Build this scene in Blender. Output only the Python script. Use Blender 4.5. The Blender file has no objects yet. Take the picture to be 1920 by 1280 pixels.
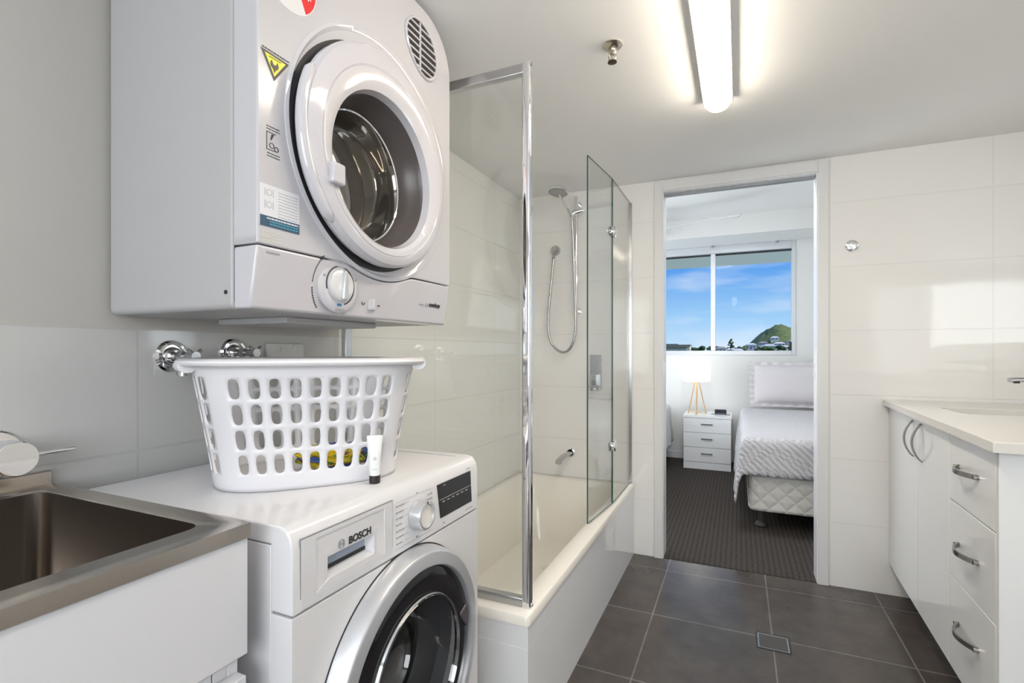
import bpy, bmesh, math, random
from mathutils import Vector, Matrix
random.seed(7)
SC = bpy.context.scene
COL = SC.collection
PI = math.pi

# ------------------------------------------------------------------ camera, world, lights, exposure
cam_d = bpy.data.cameras.new('camera'); cam = bpy.data.objects.new('camera', cam_d); COL.objects.link(cam)
cam.location = (0, 0, 1.12)
cam.rotation_euler = (PI/2, 0, math.radians(24.215))
cam_d.sensor_width = 36.0; cam_d.lens = 945.0/1920*36
cam_d.shift_y = 19/1920; cam_d.clip_start = 0.02; cam_d.clip_end = 5000
SC.camera = cam
SC.view_settings.view_transform = 'Standard'
SC.view_settings.look = 'None'
SC.view_settings.gamma = 1
SC.view_settings.use_curve_mapping = False
SC.view_settings.exposure = 0.42

W = bpy.data.worlds.new('sky'); SC.world = W; W.use_nodes = True
nt = W.node_tree; nt.nodes.clear()
o = nt.nodes.new('ShaderNodeOutputWorld'); bg = nt.nodes.new('ShaderNodeBackground')
tc = nt.nodes.new('ShaderNodeTexCoord'); sp = nt.nodes.new('ShaderNodeSeparateXYZ')
rp = nt.nodes.new('ShaderNodeValToRGB')
nt.links.new(tc.outputs['Generated'], sp.inputs[0]); nt.links.new(sp.outputs['Z'], rp.inputs['Fac'])
e = rp.color_ramp.elements
e[0].position = 0.0; e[0].color = (.60, .79, .98, 1)
e[1].position = 0.6; e[1].color = (.06, .22, .68, 1)
n = e.new(0.06); n.color = (.36, .64, .96, 1)
n = e.new(0.16); n.color = (.085, .34, .86, 1)
mp = nt.nodes.new('ShaderNodeMapping'); mp.inputs['Scale'].default_value = (3, 3, 16)
nz = nt.nodes.new('ShaderNodeTexNoise'); nz.inputs['Scale'].default_value = 1.6; nz.inputs['Detail'].default_value = 5
cr = nt.nodes.new('ShaderNodeValToRGB'); cr.color_ramp.elements[0].position = .52; cr.color_ramp.elements[1].position = 1.0
mx = nt.nodes.new('ShaderNodeMix'); mx.data_type = 'RGBA'
nt.links.new(tc.outputs['Generated'], mp.inputs[0]); nt.links.new(mp.outputs[0], nz.inputs['Vector'])
nt.links.new(nz.outputs['Fac'], cr.inputs[0]); nt.links.new(cr.outputs[0], mx.inputs[0])
nt.links.new(rp.outputs[0], mx.inputs[6]); mx.inputs[7].default_value = (.85, .92, 1, 1)
nt.links.new(mx.outputs[2], bg.inputs[0]); bg.inputs[1].default_value = 0.75
nt.links.new(bg.outputs[0], o.inputs[0])

def area(name, loc, rot, sx, sy, energy, color, portal=False):
    l = bpy.data.lights.new(name, 'AREA'); l.shape = 'RECTANGLE'; l.size = sx; l.size_y = sy
    l.energy = energy; l.color = color
    if portal: l.cycles.is_portal = True
    ob = bpy.data.objects.new(name, l); ob.location = loc; ob.rotation_euler = rot; COL.objects.link(ob)
    return ob
sun = bpy.data.lights.new('sun', 'SUN'); sun.energy = 3.2; sun.angle = .01; sun.color = (1, .95, .86)
so = bpy.data.objects.new('sun', sun); COL.objects.link(so); so.location = (20, 5, 30)
so.rotation_euler = Vector((.8, -.12, .62)).to_track_quat('Z', 'Y').to_euler()
E_BACK = 24.0      # daylight through the bathroom's back window
E_BEDSIDE = 40.0   # added area lamp, out of view, filling the bedroom from its left side
area('daylight_back_window', (.10, -1.26, 1.36), (PI/2, 0, 0), 1.5, 1.0, E_BACK, (.93, .97, 1.0))
area('bedroom_side_fill', (-2.36, 4.3, 1.15), (0, -PI/2, 0), 1.9, 1.8, E_BEDSIDE, (.90, .95, 1.0))
area('sky_portal', (-.45, 5.72, 1.62), (-PI/2, 0, 0), 2.0, 1.1, 1, (1, 1, 1), True)
EMIT_ADDED = 33.0
EMIT_BATTEN = 23.0
EMIT_SHADE = 1.3

# ------------------------------------------------------------------ materials
MATS = {}
def mat(name, color, rough=.5, metal=0, spec=.5, bump=0, bscale=50, emit=None, estr=0, coat=0, alpha=1, aniso=0):
    if name in MATS: return MATS[name]
    m = bpy.data.materials.new(name); m.use_nodes = True; t = m.node_tree
    b = t.nodes['Principled BSDF']
    b.inputs['Base Color'].default_value = (*color, 1); b.inputs['Roughness'].default_value = rough
    b.inputs['Metallic'].default_value = metal; b.inputs['Specular IOR Level'].default_value = spec
    b.inputs['Coat Weight'].default_value = coat; b.inputs['Coat Roughness'].default_value = .04
    if emit: b.inputs['Emission Color'].default_value = (*emit, 1); b.inputs['Emission Strength'].default_value = estr
    c = t.nodes.new('ShaderNodeTexCoord'); nn = t.nodes.new('ShaderNodeTexNoise')
    nn.inputs['Scale'].default_value = bscale; nn.inputs['Detail'].default_value = 3
    t.links.new(c.outputs['Object'], nn.inputs['Vector'])
    if bump:
        bp = t.nodes.new('ShaderNodeBump'); bp.inputs['Strength'].default_value = 1; bp.inputs['Distance'].default_value = bump
        t.links.new(nn.outputs['Fac'], bp.inputs['Height']); t.links.new(bp.outputs[0], b.inputs['Normal'])
    # faint tonal variation of the material itself
    r = t.nodes.new('ShaderNodeMapRange'); r.inputs['To Min'].default_value = max(0, rough-.008); r.inputs['To Max'].default_value = rough+.008
    t.links.new(nn.outputs['Fac'], r.inputs['Value']); t.links.new(r.outputs[0], b.inputs['Roughness'])
    MATS[name] = m; return m

def tile_nodes(t, axes, off, w, h, mortar):
    c = t.nodes.new('ShaderNodeTexCoord'); s = t.nodes.new('ShaderNodeSeparateXYZ'); t.links.new(c.outputs['Object'], s.inputs[0])
    cb = t.nodes.new('ShaderNodeCombineXYZ')
    for i in range(2):
        a = t.nodes.new('ShaderNodeMath'); a.operation = 'SUBTRACT'; a.inputs[1].default_value = off[i]
        t.links.new(s.outputs[axes[i]], a.inputs[0]); t.links.new(a.outputs[0], cb.inputs[i])
    br = t.nodes.new('ShaderNodeTexBrick'); br.offset = 0; br.squash = 1
    br.inputs['Scale'].default_value = 1; br.inputs['Brick Width'].default_value = w; br.inputs['Row Height'].default_value = h
    br.inputs['Mortar Size'].default_value = mortar; br.inputs['Mortar Smooth'].default_value = .1
    br.inputs['Bias'].default_value = -.5
    t.links.new(cb.outputs[0], br.inputs['Vector'])
    return c, s, br
def tile_mat(name, color, mortar_c, axes, off, w, h, mortar=.0025, rough=.08, c2=None, noise=0, wavy=0):
    m = bpy.data.materials.new(name); m.use_nodes = True; t = m.node_tree; b = t.nodes['Principled BSDF']
    c, s, br = tile_nodes(t, axes, off, w, h, mortar)
    br.inputs['Color1'].default_value = (*color, 1); br.inputs['Color2'].default_value = (*(c2 or color), 1)
    br.inputs['Mortar'].default_value = (*mortar_c, 1)
    b.inputs['Roughness'].default_value = rough
    src = br.outputs['Color']
    nn = t.nodes.new('ShaderNodeTexNoise'); nn.inputs['Scale'].default_value = 7 if noise else 9; nn.inputs['Detail'].default_value = 8 if noise else 1
    nn.inputs['Roughness'].default_value = .65
    t.links.new(c.outputs['Object'], nn.inputs['Vector'])
    if noise:
        mr = t.nodes.new('ShaderNodeMapRange'); mr.inputs['From Min'].default_value = .3; mr.inputs['From Max'].default_value = .7
        mr.inputs['To Min'].default_value = 1-noise; mr.inputs['To Max'].default_value = 1+noise
        t.links.new(nn.outputs['Fac'], mr.inputs['Value'])
        vm = t.nodes.new('ShaderNodeVectorMath'); vm.operation = 'SCALE'
        t.links.new(src, vm.inputs[0]); t.links.new(mr.outputs[0], vm.inputs['Scale']); src = vm.outputs[0]
    t.links.new(src, b.inputs['Base Color'])
    bp = t.nodes.new('ShaderNodeBump'); bp.invert = True; bp.inputs['Distance'].default_value = .0008
    t.links.new(br.outputs['Fac'], bp.inputs['Height'])
    last = bp
    if wavy:
        b2 = t.nodes.new('ShaderNodeBump'); b2.inputs['Distance'].default_value = wavy
        t.links.new(nn.outputs['Fac'], b2.inputs['Height']); t.links.new(bp.outputs[0], b2.inputs['Normal']); last = b2
    t.links.new(last.outputs[0], b.inputs['Normal'])
    return m

WHITE = mat('gloss_white_enamel', (.74, .735, .755), .16, bump=.00002, bscale=300)
WHITE_PL = mat('white_plastic', (.72, .715, .74), .10, coat=.3)
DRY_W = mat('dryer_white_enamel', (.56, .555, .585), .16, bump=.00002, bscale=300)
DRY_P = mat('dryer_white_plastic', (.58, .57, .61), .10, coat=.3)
BOWL = mat('shaded_stainless_bowl', (.30, .265, .235), .24, 1, bump=.00003, bscale=600)  # same steel as the rim, darkened for the shade inside the bowl
WHITE_SATIN = mat('satin_white_paint', (.78, .78, .78), .35)
GREYWHITE = mat('textured_grey_white_steel', (.46, .46, .47), .42, bump=.00006, bscale=900)
LAMINATE = mat('white_gloss_laminate', (.86, .87, .87), .10)
LAMINATE_B = mat('white_laminate', (.68, .68, .71), .28)
CHROME = mat('chrome', (.86, .87, .89), .05, 1)
CHROME_S = mat('satin_chrome', (.54, .54, .55), .22, 1)
NICKEL = mat('brushed_nickel_handle', (.36, .35, .34), .22, 1)
BLACK = mat('black_gloss', (.012, .012, .015), .07)
BLACKM = mat('black_matt', (.02, .02, .022), .5)
DARKGAP = mat('dark_gap', (.05, .05, .05), .7)
INK = mat('black_ink', (.03, .03, .035), .4)
GREYINK = mat('grey_ink', (.33, .33, .36), .4)
STEEL = mat('brushed_stainless', (.52, .475, .43), .22, 1, bump=.00003, bscale=600)
SILVER = mat('silver_plastic', (.62, .63, .66), .28, .55)
PAINT_C = mat('ceiling_paint', (.93, .93, .925), .6)
BATH = mat('cream_acrylic', (.92, .885, .82), .12)
STONE = mat('pale_stone_benchtop', (.77, .75, .71), .22, bump=.00002, bscale=400)
WOOD = mat('pale_wood', (.62, .42, .22), .45)
YELLOW = mat('yellow_sticker', (.85, .75, .03), .35)
RED = mat('red_sticker', (.72, .02, .02), .3)
NAVY = mat('navy_sticker', (.04, .09, .15), .3)
CYAN = mat('cyan_ink', (.08, .35, .50), .35)
STICK = mat('clear_sticker', (.74, .75, .80), .22)
BRASS = mat('nickel', (.60, .55, .47), .2, 1)
WALLP = mat('bedroom_wall_paint', (.72, .72, .70), .7)
ALU = mat('window_aluminium', (.62, .64, .66), .35, .3)

def glass_mat(name, tint, gloss_mul=1.0, rough=0.0, base=0.0):
    m = bpy.data.materials.new(name); m.use_nodes = True; t = m.node_tree; t.nodes.clear()
    out = t.nodes.new('ShaderNodeOutputMaterial'); mxs = t.nodes.new('ShaderNodeMixShader')
    tr = t.nodes.new('ShaderNodeBsdfTransparent'); tr.inputs[0].default_value = (*tint, 1)
    gl = t.nodes.new('ShaderNodeBsdfGlossy'); gl.inputs['Roughness'].default_value = rough
    # Schlick reflectance, the same from both sides of the sheet
    ge = t.nodes.new('ShaderNodeNewGeometry'); dt = t.nodes.new('ShaderNodeVectorMath'); dt.operation = 'DOT_PRODUCT'
    t.links.new(ge.outputs['Incoming'], dt.inputs[0]); t.links.new(ge.outputs['Normal'], dt.inputs[1])
    ab = t.nodes.new('ShaderNodeMath'); ab.operation = 'ABSOLUTE'; t.links.new(dt.outputs['Value'], ab.inputs[0])
    om = t.nodes.new('ShaderNodeMath'); om.operation = 'SUBTRACT'; om.inputs[0].default_value = 1; t.links.new(ab.outputs[0], om.inputs[1])
    pw = t.nodes.new('ShaderNodeMath'); pw.operation = 'POWER'; pw.inputs[1].default_value = 5; t.links.new(om.outputs[0], pw.inputs[0])
    fr = t.nodes.new('ShaderNodeMath'); fr.operation = 'MULTIPLY_ADD'; fr.inputs[1].default_value = .96; fr.inputs[2].default_value = .04; t.links.new(pw.outputs[0], fr.inputs[0])
    ml = t.nodes.new('ShaderNodeMath'); ml.operation = 'MULTIPLY_ADD'; ml.inputs[1].default_value = gloss_mul; ml.inputs[2].default_value = base; ml.use_clamp = True
    t.links.new(fr.outputs[0], ml.inputs[0]); t.links.new(ml.outputs[0], mxs.inputs[0])
    t.links.new(tr.outputs[0], mxs.inputs[1]); t.links.new(gl.outputs[0], mxs.inputs[2]); t.links.new(mxs.outputs[0], out.inputs[0])
    MATS[name] = m; return m
GLASS = glass_mat('clear_green_glass', (.978, .988, .982), 1.0)
GLASSW = glass_mat('window_glass', (.99, .992, .992), .05)
GLASSEDGE = mat('glass_edge', (.03, .10, .08), .1)
GLASSD = glass_mat('smoked_bowl_glass', (.62, .62, .62), 1.6, 0, .03)

# ------------------------------------------------------------------ mesh helpers
ORG = {}
def worg(o):
    return ORG.get(o.name, Vector((0, 0, 0)))
def root(name, loc, label, cat, group=None):
    o = bpy.data.objects.new(name, None); COL.objects.link(o); o.location = loc
    o.empty_display_size = .05
    o['label'] = label; o['category'] = cat
    if group: o['group'] = group
    ORG[o.name] = Vector(loc); return o
def tag(o, label=None, cat=None, group=None, kind=None):
    if label: o['label'] = label
    if cat: o['category'] = cat
    if group: o['group'] = group
    if kind: o['kind'] = kind
    return o
def link(name, bm, m, parent=None, origin=None, smooth=True, bevel=0, seg=2, angle=35):
    me = bpy.data.meshes.new(name)
    org = worg(parent) if parent else Vector(origin or (0, 0, 0))
    if org.length: bmesh.ops.translate(bm, verts=bm.verts, vec=-org)
    bmesh.ops.recalc_face_normals(bm, faces=bm.faces)
    bm.to_mesh(me); bm.free()
    for k in (m if isinstance(m, (list, tuple)) else [m]): me.materials.append(k)
    if smooth:
        me.shade_smooth(); me.set_sharp_from_angle(angle=math.radians(angle))
    o = bpy.data.objects.new(name, me); COL.objects.link(o)
    if parent:
        o.parent = parent; ORG[o.name] = org
    else:
        o.location = org; ORG[o.name] = org
    if bevel:
        b = o.modifiers.new('bevel', 'BEVEL'); b.width = bevel; b.segments = seg; b.limit_method = 'ANGLE'; b.angle_limit = math.radians(40)
        if not smooth: pass
    return o
def B(): return bmesh.new()
def box(bm, x0, x1, y0, y1, z0, z1, mi=0):
    v = [bm.verts.new((x, y, z)) for x in (x0, x1) for y in (y0, y1) for z in (z0, z1)]
    for f in ((0,1,3,2), (4,6,7,5), (0,4,5,1), (2,3,7,6), (0,2,6,4), (1,5,7,3)):
        fc = bm.faces.new([v[i] for i in f]); fc.material_index = mi
    return v
AX = {'x': Matrix(((0,0,1),(1,0,0),(0,1,0))), 'y': Matrix(((0,1,0),(0,0,1),(1,0,0))), 'z': Matrix.Identity(3)}
def lathe(bm, prof, c, axis='x', seg=48, a0=0, a1=2*PI, sx=1, sy=1, mi=0):
    """profile of (radius, offset along axis)"""
    M = AX[axis] if isinstance(axis, str) else axis
    full = abs(a1-a0-2*PI) < 1e-6
    n = seg if full else seg+1
    rings = []
    for r, t in prof:
        if r < 1e-7: rings.append([bm.verts.new(Vector(c)+M@Vector((0, 0, t)))]); continue
        rings.append([bm.verts.new(Vector(c)+M@Vector((r*sx*math.cos(a0+(a1-a0)*i/seg), r*sy*math.sin(a0+(a1-a0)*i/seg), t))) for i in range(n)])
    for A, Bq in zip(rings[:-1], rings[1:]):
        for i in range(seg):
            j = (i+1) % n
            if len(A) == 1 and len(Bq) == 1: continue
            if len(A) == 1: f = bm.faces.new((A[0], Bq[i], Bq[j]))
            elif len(Bq) == 1: f = bm.faces.new((A[i], A[j], Bq[0]))
            else: f = bm.faces.new((A[i], A[j], Bq[j], Bq[i]))
            f.material_index = mi
    return rings
def lathe_off(bm, prof, axis_x, seg=112):
    """rings (radius, depth, centre y, centre z): an eccentric turned part facing +x"""
    R = [[bm.verts.new((axis_x+t, cy+r*math.cos(2*PI*i/seg), cz+r*math.sin(2*PI*i/seg))) for i in range(seg)] for r, t, cy, cz in prof]
    for A, C_ in zip(R[:-1], R[1:]):
        for i in range(seg): bm.faces.new((A[i], A[(i+1) % seg], C_[(i+1) % seg], C_[i]))
def tri(d):
    d = Vector(d).normalized(); q = d.to_track_quat('Z', 'Y').to_matrix(); return q
def cyl(bm, p, q, r, r2=None, seg=24, mi=0):
    p = Vector(p); q = Vector(q); L = (q-p).length; r2 = r if r2 is None else r2
    lathe(bm, [(0, 0), (r, 0), (r2, L), (0, L)], p, tri(q-p), seg, mi=mi)
def cr_pts(pts, n=8, closed=False):
    P = [Vector(p) for p in pts]; out = []
    N = len(P); rng = range(N) if closed else range(N-1)
    for i in rng:
        if closed: a, b, c, d = P[(i-1) % N], P[i], P[(i+1) % N], P[(i+2) % N]
        else: a, b, c, d = P[max(i-1, 0)], P[i], P[i+1], P[min(i+2, N-1)]
        for k in range(n):
            t = k/n
            out.append(.5*((2*b)+(c-a)*t+(2*a-5*b+4*c-d)*t*t+(3*b-a-3*c+d)*t**3))
    if not closed: out.append(P[-1])
    return out
def tube(bm, pts, r, seg=10, closed=False, r2=None, up=None, mi=0):
    """sweep an ellipse r x r2; r may be a list"""
    P = [Vector(p) for p in pts]; N = len(P); rings = []
    nrm = None
    for i in range(N):
        if closed: d = P[(i+1) % N]-P[(i-1) % N]
        else: d = P[min(i+1, N-1)]-P[max(i-1, 0)]
        d.normalize()
        if up is not None: nrm = (Vector(up)-d*d.dot(Vector(up))).normalized()
        elif nrm is None:
            nrm = d.orthogonal().normalized()
        else: nrm = (nrm-d*d.dot(nrm)).normalized()
        bn = d.cross(nrm)
        ra = r[i] if isinstance(r, (list, tuple)) else r
        rb = ra if r2 is None else r2
        rings.append([bm.verts.new(P[i]+nrm*ra*math.cos(2*PI*k/seg)+bn*rb*math.sin(2*PI*k/seg)) for k in range(seg)])
    for i in range(N if closed else N-1):
        A, C = rings[i], rings[(i+1) % N]
        for k in range(seg):
            f = bm.faces.new((A[k], A[(k+1) % seg], C[(k+1) % seg], C[k])); f.material_index = mi
    if not closed:
        bm.faces.new(rings[0]); bm.faces.new(rings[-1][::-1])
def prism(bm, pts, lo, hi, plane='yz', mi=0):
    def v(p, t):
        return {'yz': (t, p[0], p[1]), 'xz': (p[0], t, p[1]), 'xy': (p[0], p[1], t)}[plane]
    a = [bm.verts.new(v(p, lo)) for p in pts]; b = [bm.verts.new(v(p, hi)) for p in pts]
    fs = [bm.faces.new(a[::-1]), bm.faces.new(b)]
    for i in range(len(pts)):
        j = (i+1) % len(pts); fs.append(bm.faces.new((a[i], a[j], b[j], b[i])))
    for f in fs: f.material_index = mi
def rrect(x0, x1, y0, y1, r, n=8):
    """rounded rectangle; r = one radius or (ll, lr, ur, ul)"""
    if not isinstance(r, (list, tuple)): r = (r,)*4
    out = []
    for (cx, cy, rr, a) in ((x0+r[0], y0+r[0], r[0], PI), (x1-r[1], y0+r[1], r[1], 1.5*PI), (x1-r[2], y1-r[2], r[2], 0), (x0+r[3], y1-r[3], r[3], .5*PI)):
        if rr <= 1e-6: out.append((cx, cy)); continue
        for i in range(n+1): out.append((cx+rr*math.cos(a+PI/2*i/n), cy+rr*math.sin(a+PI/2*i/n)))
    return out
def rings_faces(bm, R, mi=0, cap0=False, cap1=False):
    for A, C in zip(R[:-1], R[1:]):
        n = len(A)
        for i in range(n):
            f = bm.faces.new((A[i], A[(i+1) % n], C[(i+1) % n], C[i])); f.material_index = mi
    if cap0: bm.faces.new(R[0][::-1]).material_index = mi
    if cap1: bm.faces.new(R[-1]).material_index = mi
def vring(bm, pts): return [bm.verts.new(p) for p in pts]
def holed(b, x0, x1, pts, c, r, seg=96):
    """plate in yz with a round hole; outer outline resampled radially"""
    def hit(a):
        d = Vector((math.cos(a), math.sin(a))); best = 9
        for i in range(len(pts)):
            p = Vector(pts[i])-Vector(c); q = Vector(pts[(i+1) % len(pts)])-Vector(c); e_ = q-p
            den = d.x*e_.y-d.y*e_.x
            if abs(den) < 1e-9: continue
            t_ = (p.x*e_.y-p.y*e_.x)/den; u_ = (p.x*d.y-p.y*d.x)/den
            if t_ > 0 and -1e-6 <= u_ <= 1+1e-6: best = min(best, t_)
        return (c[0]+d.x*best, c[1]+d.y*best)
    angs = [2*PI*i/seg for i in range(seg)]+[math.atan2(p[1]-c[1], p[0]-c[0]) % (2*PI) for p in pts]
    angs = sorted(set(round(a, 5) for a in angs))
    O = [hit(a) for a in angs]; I = [(c[0]+r*math.cos(a), c[1]+r*math.sin(a)) for a in angs]
    rr_ = [vring(b, [(x0, *p) for p in I]), vring(b, [(x0, *p) for p in O]), vring(b, [(x1, *p) for p in O]), vring(b, [(x1, *p) for p in I])]
    rings_faces(b, rr_+[rr_[0]])
def carve(ob, bx, wcyl=None):
    """cut a real recess into a part and keep the result as its mesh"""
    mods = [(m_.width, m_.segments) for m_ in ob.modifiers if m_.type == 'BEVEL']; ob.modifiers.clear()
    bm = bmesh.new()
    if bx: box(bm, *bx)
    else:
        cy_, cz_, r_, dep = wcyl; lathe(bm, [(0, dep), (r_, dep), (r_, .05), (0, .05)], (-.62, cy_, cz_), 'x', 96)
    bmesh.ops.recalc_face_normals(bm, faces=bm.faces)
    org = worg(ob); bmesh.ops.translate(bm, verts=bm.verts, vec=-org)
    me = bpy.data.meshes.new('cut'); bm.to_mesh(me); bm.free()
    cu = bpy.data.objects.new('cut', me); COL.objects.link(cu); cu.parent = ob.parent
    bo = ob.modifiers.new('bool', 'BOOLEAN'); bo.operation = 'DIFFERENCE'; bo.solver = 'EXACT'; bo.object = cu
    bpy.context.view_layer.update(); dg_ = bpy.context.evaluated_depsgraph_get()
    new = bpy.data.meshes.new_from_object(ob.evaluated_get(dg_)); ob.modifiers.clear(); new.name = ob.name
    while len(new.materials) > 1: new.materials.pop()
    ob.data = new
    bpy.data.objects.remove(cu)
    for w_, s_ in mods:
        b_ = ob.modifiers.new('bevel', 'BEVEL'); b_.width = w_; b_.segments = s_; b_.limit_method = 'ANGLE'; b_.angle_limit = math.radians(40)
def text_bm(s, size, origin, ux, uy, depth=.0006, bold=0, spacing=1.0, align='LEFT'):
    cu = bpy.data.curves.new('t', 'FONT'); cu.body = s; cu.size = size; cu.extrude = depth/2; cu.offset = bold
    cu.space_character = spacing; cu.align_x = align; cu.align_y = 'CENTER'
    to = bpy.data.objects.new('t', cu); COL.objects.link(to)
    dg = bpy.context.evaluated_depsgraph_get(); me = bpy.data.meshes.new_from_object(to.evaluated_get(dg))
    bm = bmesh.new(); bm.from_mesh(me)
    bpy.data.objects.remove(to); bpy.data.curves.remove(cu); bpy.data.meshes.remove(me)
    ux = Vector(ux).normalized(); uy = Vector(uy).normalized(); uz = ux.cross(uy)
    M = Matrix((ux, uy, uz)).transposed().to_4x4(); M.translation = Vector(origin)
    bmesh.ops.transform(bm, matrix=M, verts=bm.verts)
    return bm
def struct(name, bm, m, **k): return tag(link(name, bm, m, **k), kind='structure')

# ------------------------------------------------------------------ bathroom shell
XL, XR, YF, YB, ZC = -1.22, 1.12, 2.83, -1.30, 2.05
FLOORT = tile_mat('dark_floor_tile', (.068, .056, .049), (.17, .158, .15), (0, 1), (-.335, 2.21), .455, .47, .0032, .24, noise=.28)
WALLT = tile_mat('white_wall_tile_far', (.88, .87, .855), (.84, .83, .815), (0, 2), (.40, 0), .60, .305, .0022, .07, wavy=.0006)
b = B(); box(b, XL-.1, XR+.1, YB-.1, YF+.005, -.10, 0); struct('floor', b, FLOORT, smooth=False)
b = B(); box(b, XL-.1, XR+.1, YB-.1, YF, ZC, ZC+.12); struct('ceiling', b, PAINT_C, smooth=False)
# left wall: glossy tile below 1.17 m and all around the bath, paint above the laundry
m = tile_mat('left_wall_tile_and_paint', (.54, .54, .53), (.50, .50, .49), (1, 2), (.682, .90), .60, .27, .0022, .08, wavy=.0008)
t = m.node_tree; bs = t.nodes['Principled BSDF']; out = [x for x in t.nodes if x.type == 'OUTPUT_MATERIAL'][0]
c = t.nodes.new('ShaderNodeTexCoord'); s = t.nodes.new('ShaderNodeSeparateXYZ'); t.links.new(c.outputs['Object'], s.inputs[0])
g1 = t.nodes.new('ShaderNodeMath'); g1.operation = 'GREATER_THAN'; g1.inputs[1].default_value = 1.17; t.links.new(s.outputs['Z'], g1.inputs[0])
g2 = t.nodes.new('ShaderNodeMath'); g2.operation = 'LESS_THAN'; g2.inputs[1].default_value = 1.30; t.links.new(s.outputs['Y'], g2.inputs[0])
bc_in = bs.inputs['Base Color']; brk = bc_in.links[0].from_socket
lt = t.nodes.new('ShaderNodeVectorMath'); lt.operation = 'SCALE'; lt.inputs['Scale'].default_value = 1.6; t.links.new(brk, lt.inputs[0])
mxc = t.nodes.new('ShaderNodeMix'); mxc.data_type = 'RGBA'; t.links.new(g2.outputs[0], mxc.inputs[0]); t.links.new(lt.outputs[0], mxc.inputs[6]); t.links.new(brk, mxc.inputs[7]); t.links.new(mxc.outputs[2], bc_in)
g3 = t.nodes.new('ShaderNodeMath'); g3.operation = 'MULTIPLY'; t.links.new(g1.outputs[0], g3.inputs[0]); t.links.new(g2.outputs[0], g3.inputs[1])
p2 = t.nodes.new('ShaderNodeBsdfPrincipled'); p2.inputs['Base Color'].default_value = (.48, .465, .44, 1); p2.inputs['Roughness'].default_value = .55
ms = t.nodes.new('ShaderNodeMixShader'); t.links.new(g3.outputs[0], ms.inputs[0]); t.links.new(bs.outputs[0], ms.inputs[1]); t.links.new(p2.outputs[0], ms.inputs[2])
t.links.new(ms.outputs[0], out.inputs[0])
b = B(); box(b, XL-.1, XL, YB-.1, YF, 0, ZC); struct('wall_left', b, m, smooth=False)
WALLR = tile_mat('white_wall_tile_side', (.88, .87, .855), (.84, .83, .815), (1, 2), (.40, 0), .60, .305, .0022, .07, wavy=.0006)
b = B(); box(b, XR, XR+.1, YB-.1, YF, 0, ZC); struct('wall_right', b, WALLR, smooth=False)
DX0, DX1, DZ = -.372, .345, 1.985
b = B()
box(b, XL-1.3, DX0-.02, YF, YF+.11, 0, 2.5); box(b, DX1+.02, XR+.3, YF, YF+.11, 0, 2.5); box(b, DX0-.02, DX1+.02, YF, YF+.11, DZ+.02, 2.5)
struct('wall_far', b, WALLT, smooth=False)
# back wall with a window behind the camera
b = B()
box(b, XL, -.70, YB-.12, YB, 0, ZC); box(b, .90, XR, YB-.12, YB, 0, ZC); box(b, -.70, .90, YB-.12, YB, 0, .82); box(b, -.70, .90, YB-.12, YB, 1.90, ZC)
struct('wall_back', b, WALLT, smooth=False)
b = B()
for (x0, x1, z0, z1) in ((-.70, -.66, .82, 1.90), (.86, .90, .82, 1.90), (-.66, .86, .82, .86), (-.66, .86, 1.86, 1.90), (.08, .12, .86, 1.86)): box(b, x0, x1, YB-.10, YB-.06, z0, z1)
wf = struct('window_2', b, ALU, smooth=False)
b = B(); box(b, -.66, .86, YB-.085, YB-.079, .86, 1.86); link('pane', b, mat('frosted_pane', (.8, .84, .86), .5), wf, smooth=False)
# door opening: jambs, architraves, sliding-door track
b = B()
box(b, DX0-.02, DX0, YF-.002, YF+.112, 0, DZ+.02); box(b, DX1, DX1+.02, YF-.002, YF+.112, 0, DZ+.02); box(b, DX0, DX1, YF-.002, YF+.112, DZ, DZ+.02)
struct('trim_1', b, mat('door_jamb_white', (.82, .82, .83), .3), smooth=False)
b = B()
for (y0, y1) in ((YF-.014, YF), (YF+.11, YF+.124)):
    box(b, DX0-.048, DX0-.004, y0, y1, 0, DZ+.055); box(b, DX1+.004, DX1+.048, y0, y1, 0, DZ+.055); box(b, DX0-.004, DX1+.004, y0, y1, DZ+.004, DZ+.055)
struct('trim_2', b, WHITE_SATIN, bevel=.002)
b = B(); box(b, DX0+.003, DX1-.003, YF+.04, YF+.07, DZ-.012, DZ); struct('trim_3', b, mat('door_track', (.30, .31, .33), .4, .6), smooth=False)
for nm, x in (('left', DX0), ('right', DX1)):
    b = B(); sgn = 1 if nm == 'left' else -1
    box(b, min(x, x+sgn*.002), max(x, x+sgn*.002), YF+.042, YF+.066, .98, 1.06)
    tag(link('strike_plate', b, CHROME_S, origin=(x, YF+.05, .98)), 'small metal lock plate on the %s jamb of the bedroom doorway' % nm, 'lock plate')

# ------------------------------------------------------------------ bedroom shell
BZ = 2.38; BYW = 5.57; BX0, BX1 = -2.40, 1.12
CARPET = bpy.data.materials.new('ribbed_carpet'); CARPET.use_nodes = True; t = CARPET.node_tree; bs = t.nodes['Principled BSDF']
c = t.nodes.new('ShaderNodeTexCoord'); bs.inputs['Roughness'].default_value = .95; bs.inputs['Specular IOR Level'].default_value = .1
mpn = t.nodes.new('ShaderNodeMapping'); mpn.inputs['Scale'].default_value = (1/.026, 1/.026, 1)
t.links.new(c.outputs['Object'], mpn.inputs[0])
vo = t.nodes.new('ShaderNodeTexVoronoi'); vo.inputs['Scale'].default_value = 1; vo.inputs['Randomness'].default_value = .12; t.links.new(mpn.outputs[0], vo.inputs['Vector'])
nn = t.nodes.new('ShaderNodeTexNoise'); nn.inputs['Scale'].default_value = 260; t.links.new(c.outputs['Object'], nn.inputs['Vector'])
rr = t.nodes.new('ShaderNodeValToRGB'); rr.color_ramp.elements[0].position = .15; rr.color_ramp.elements[0].color = (.115, .100, .090, 1)
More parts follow.
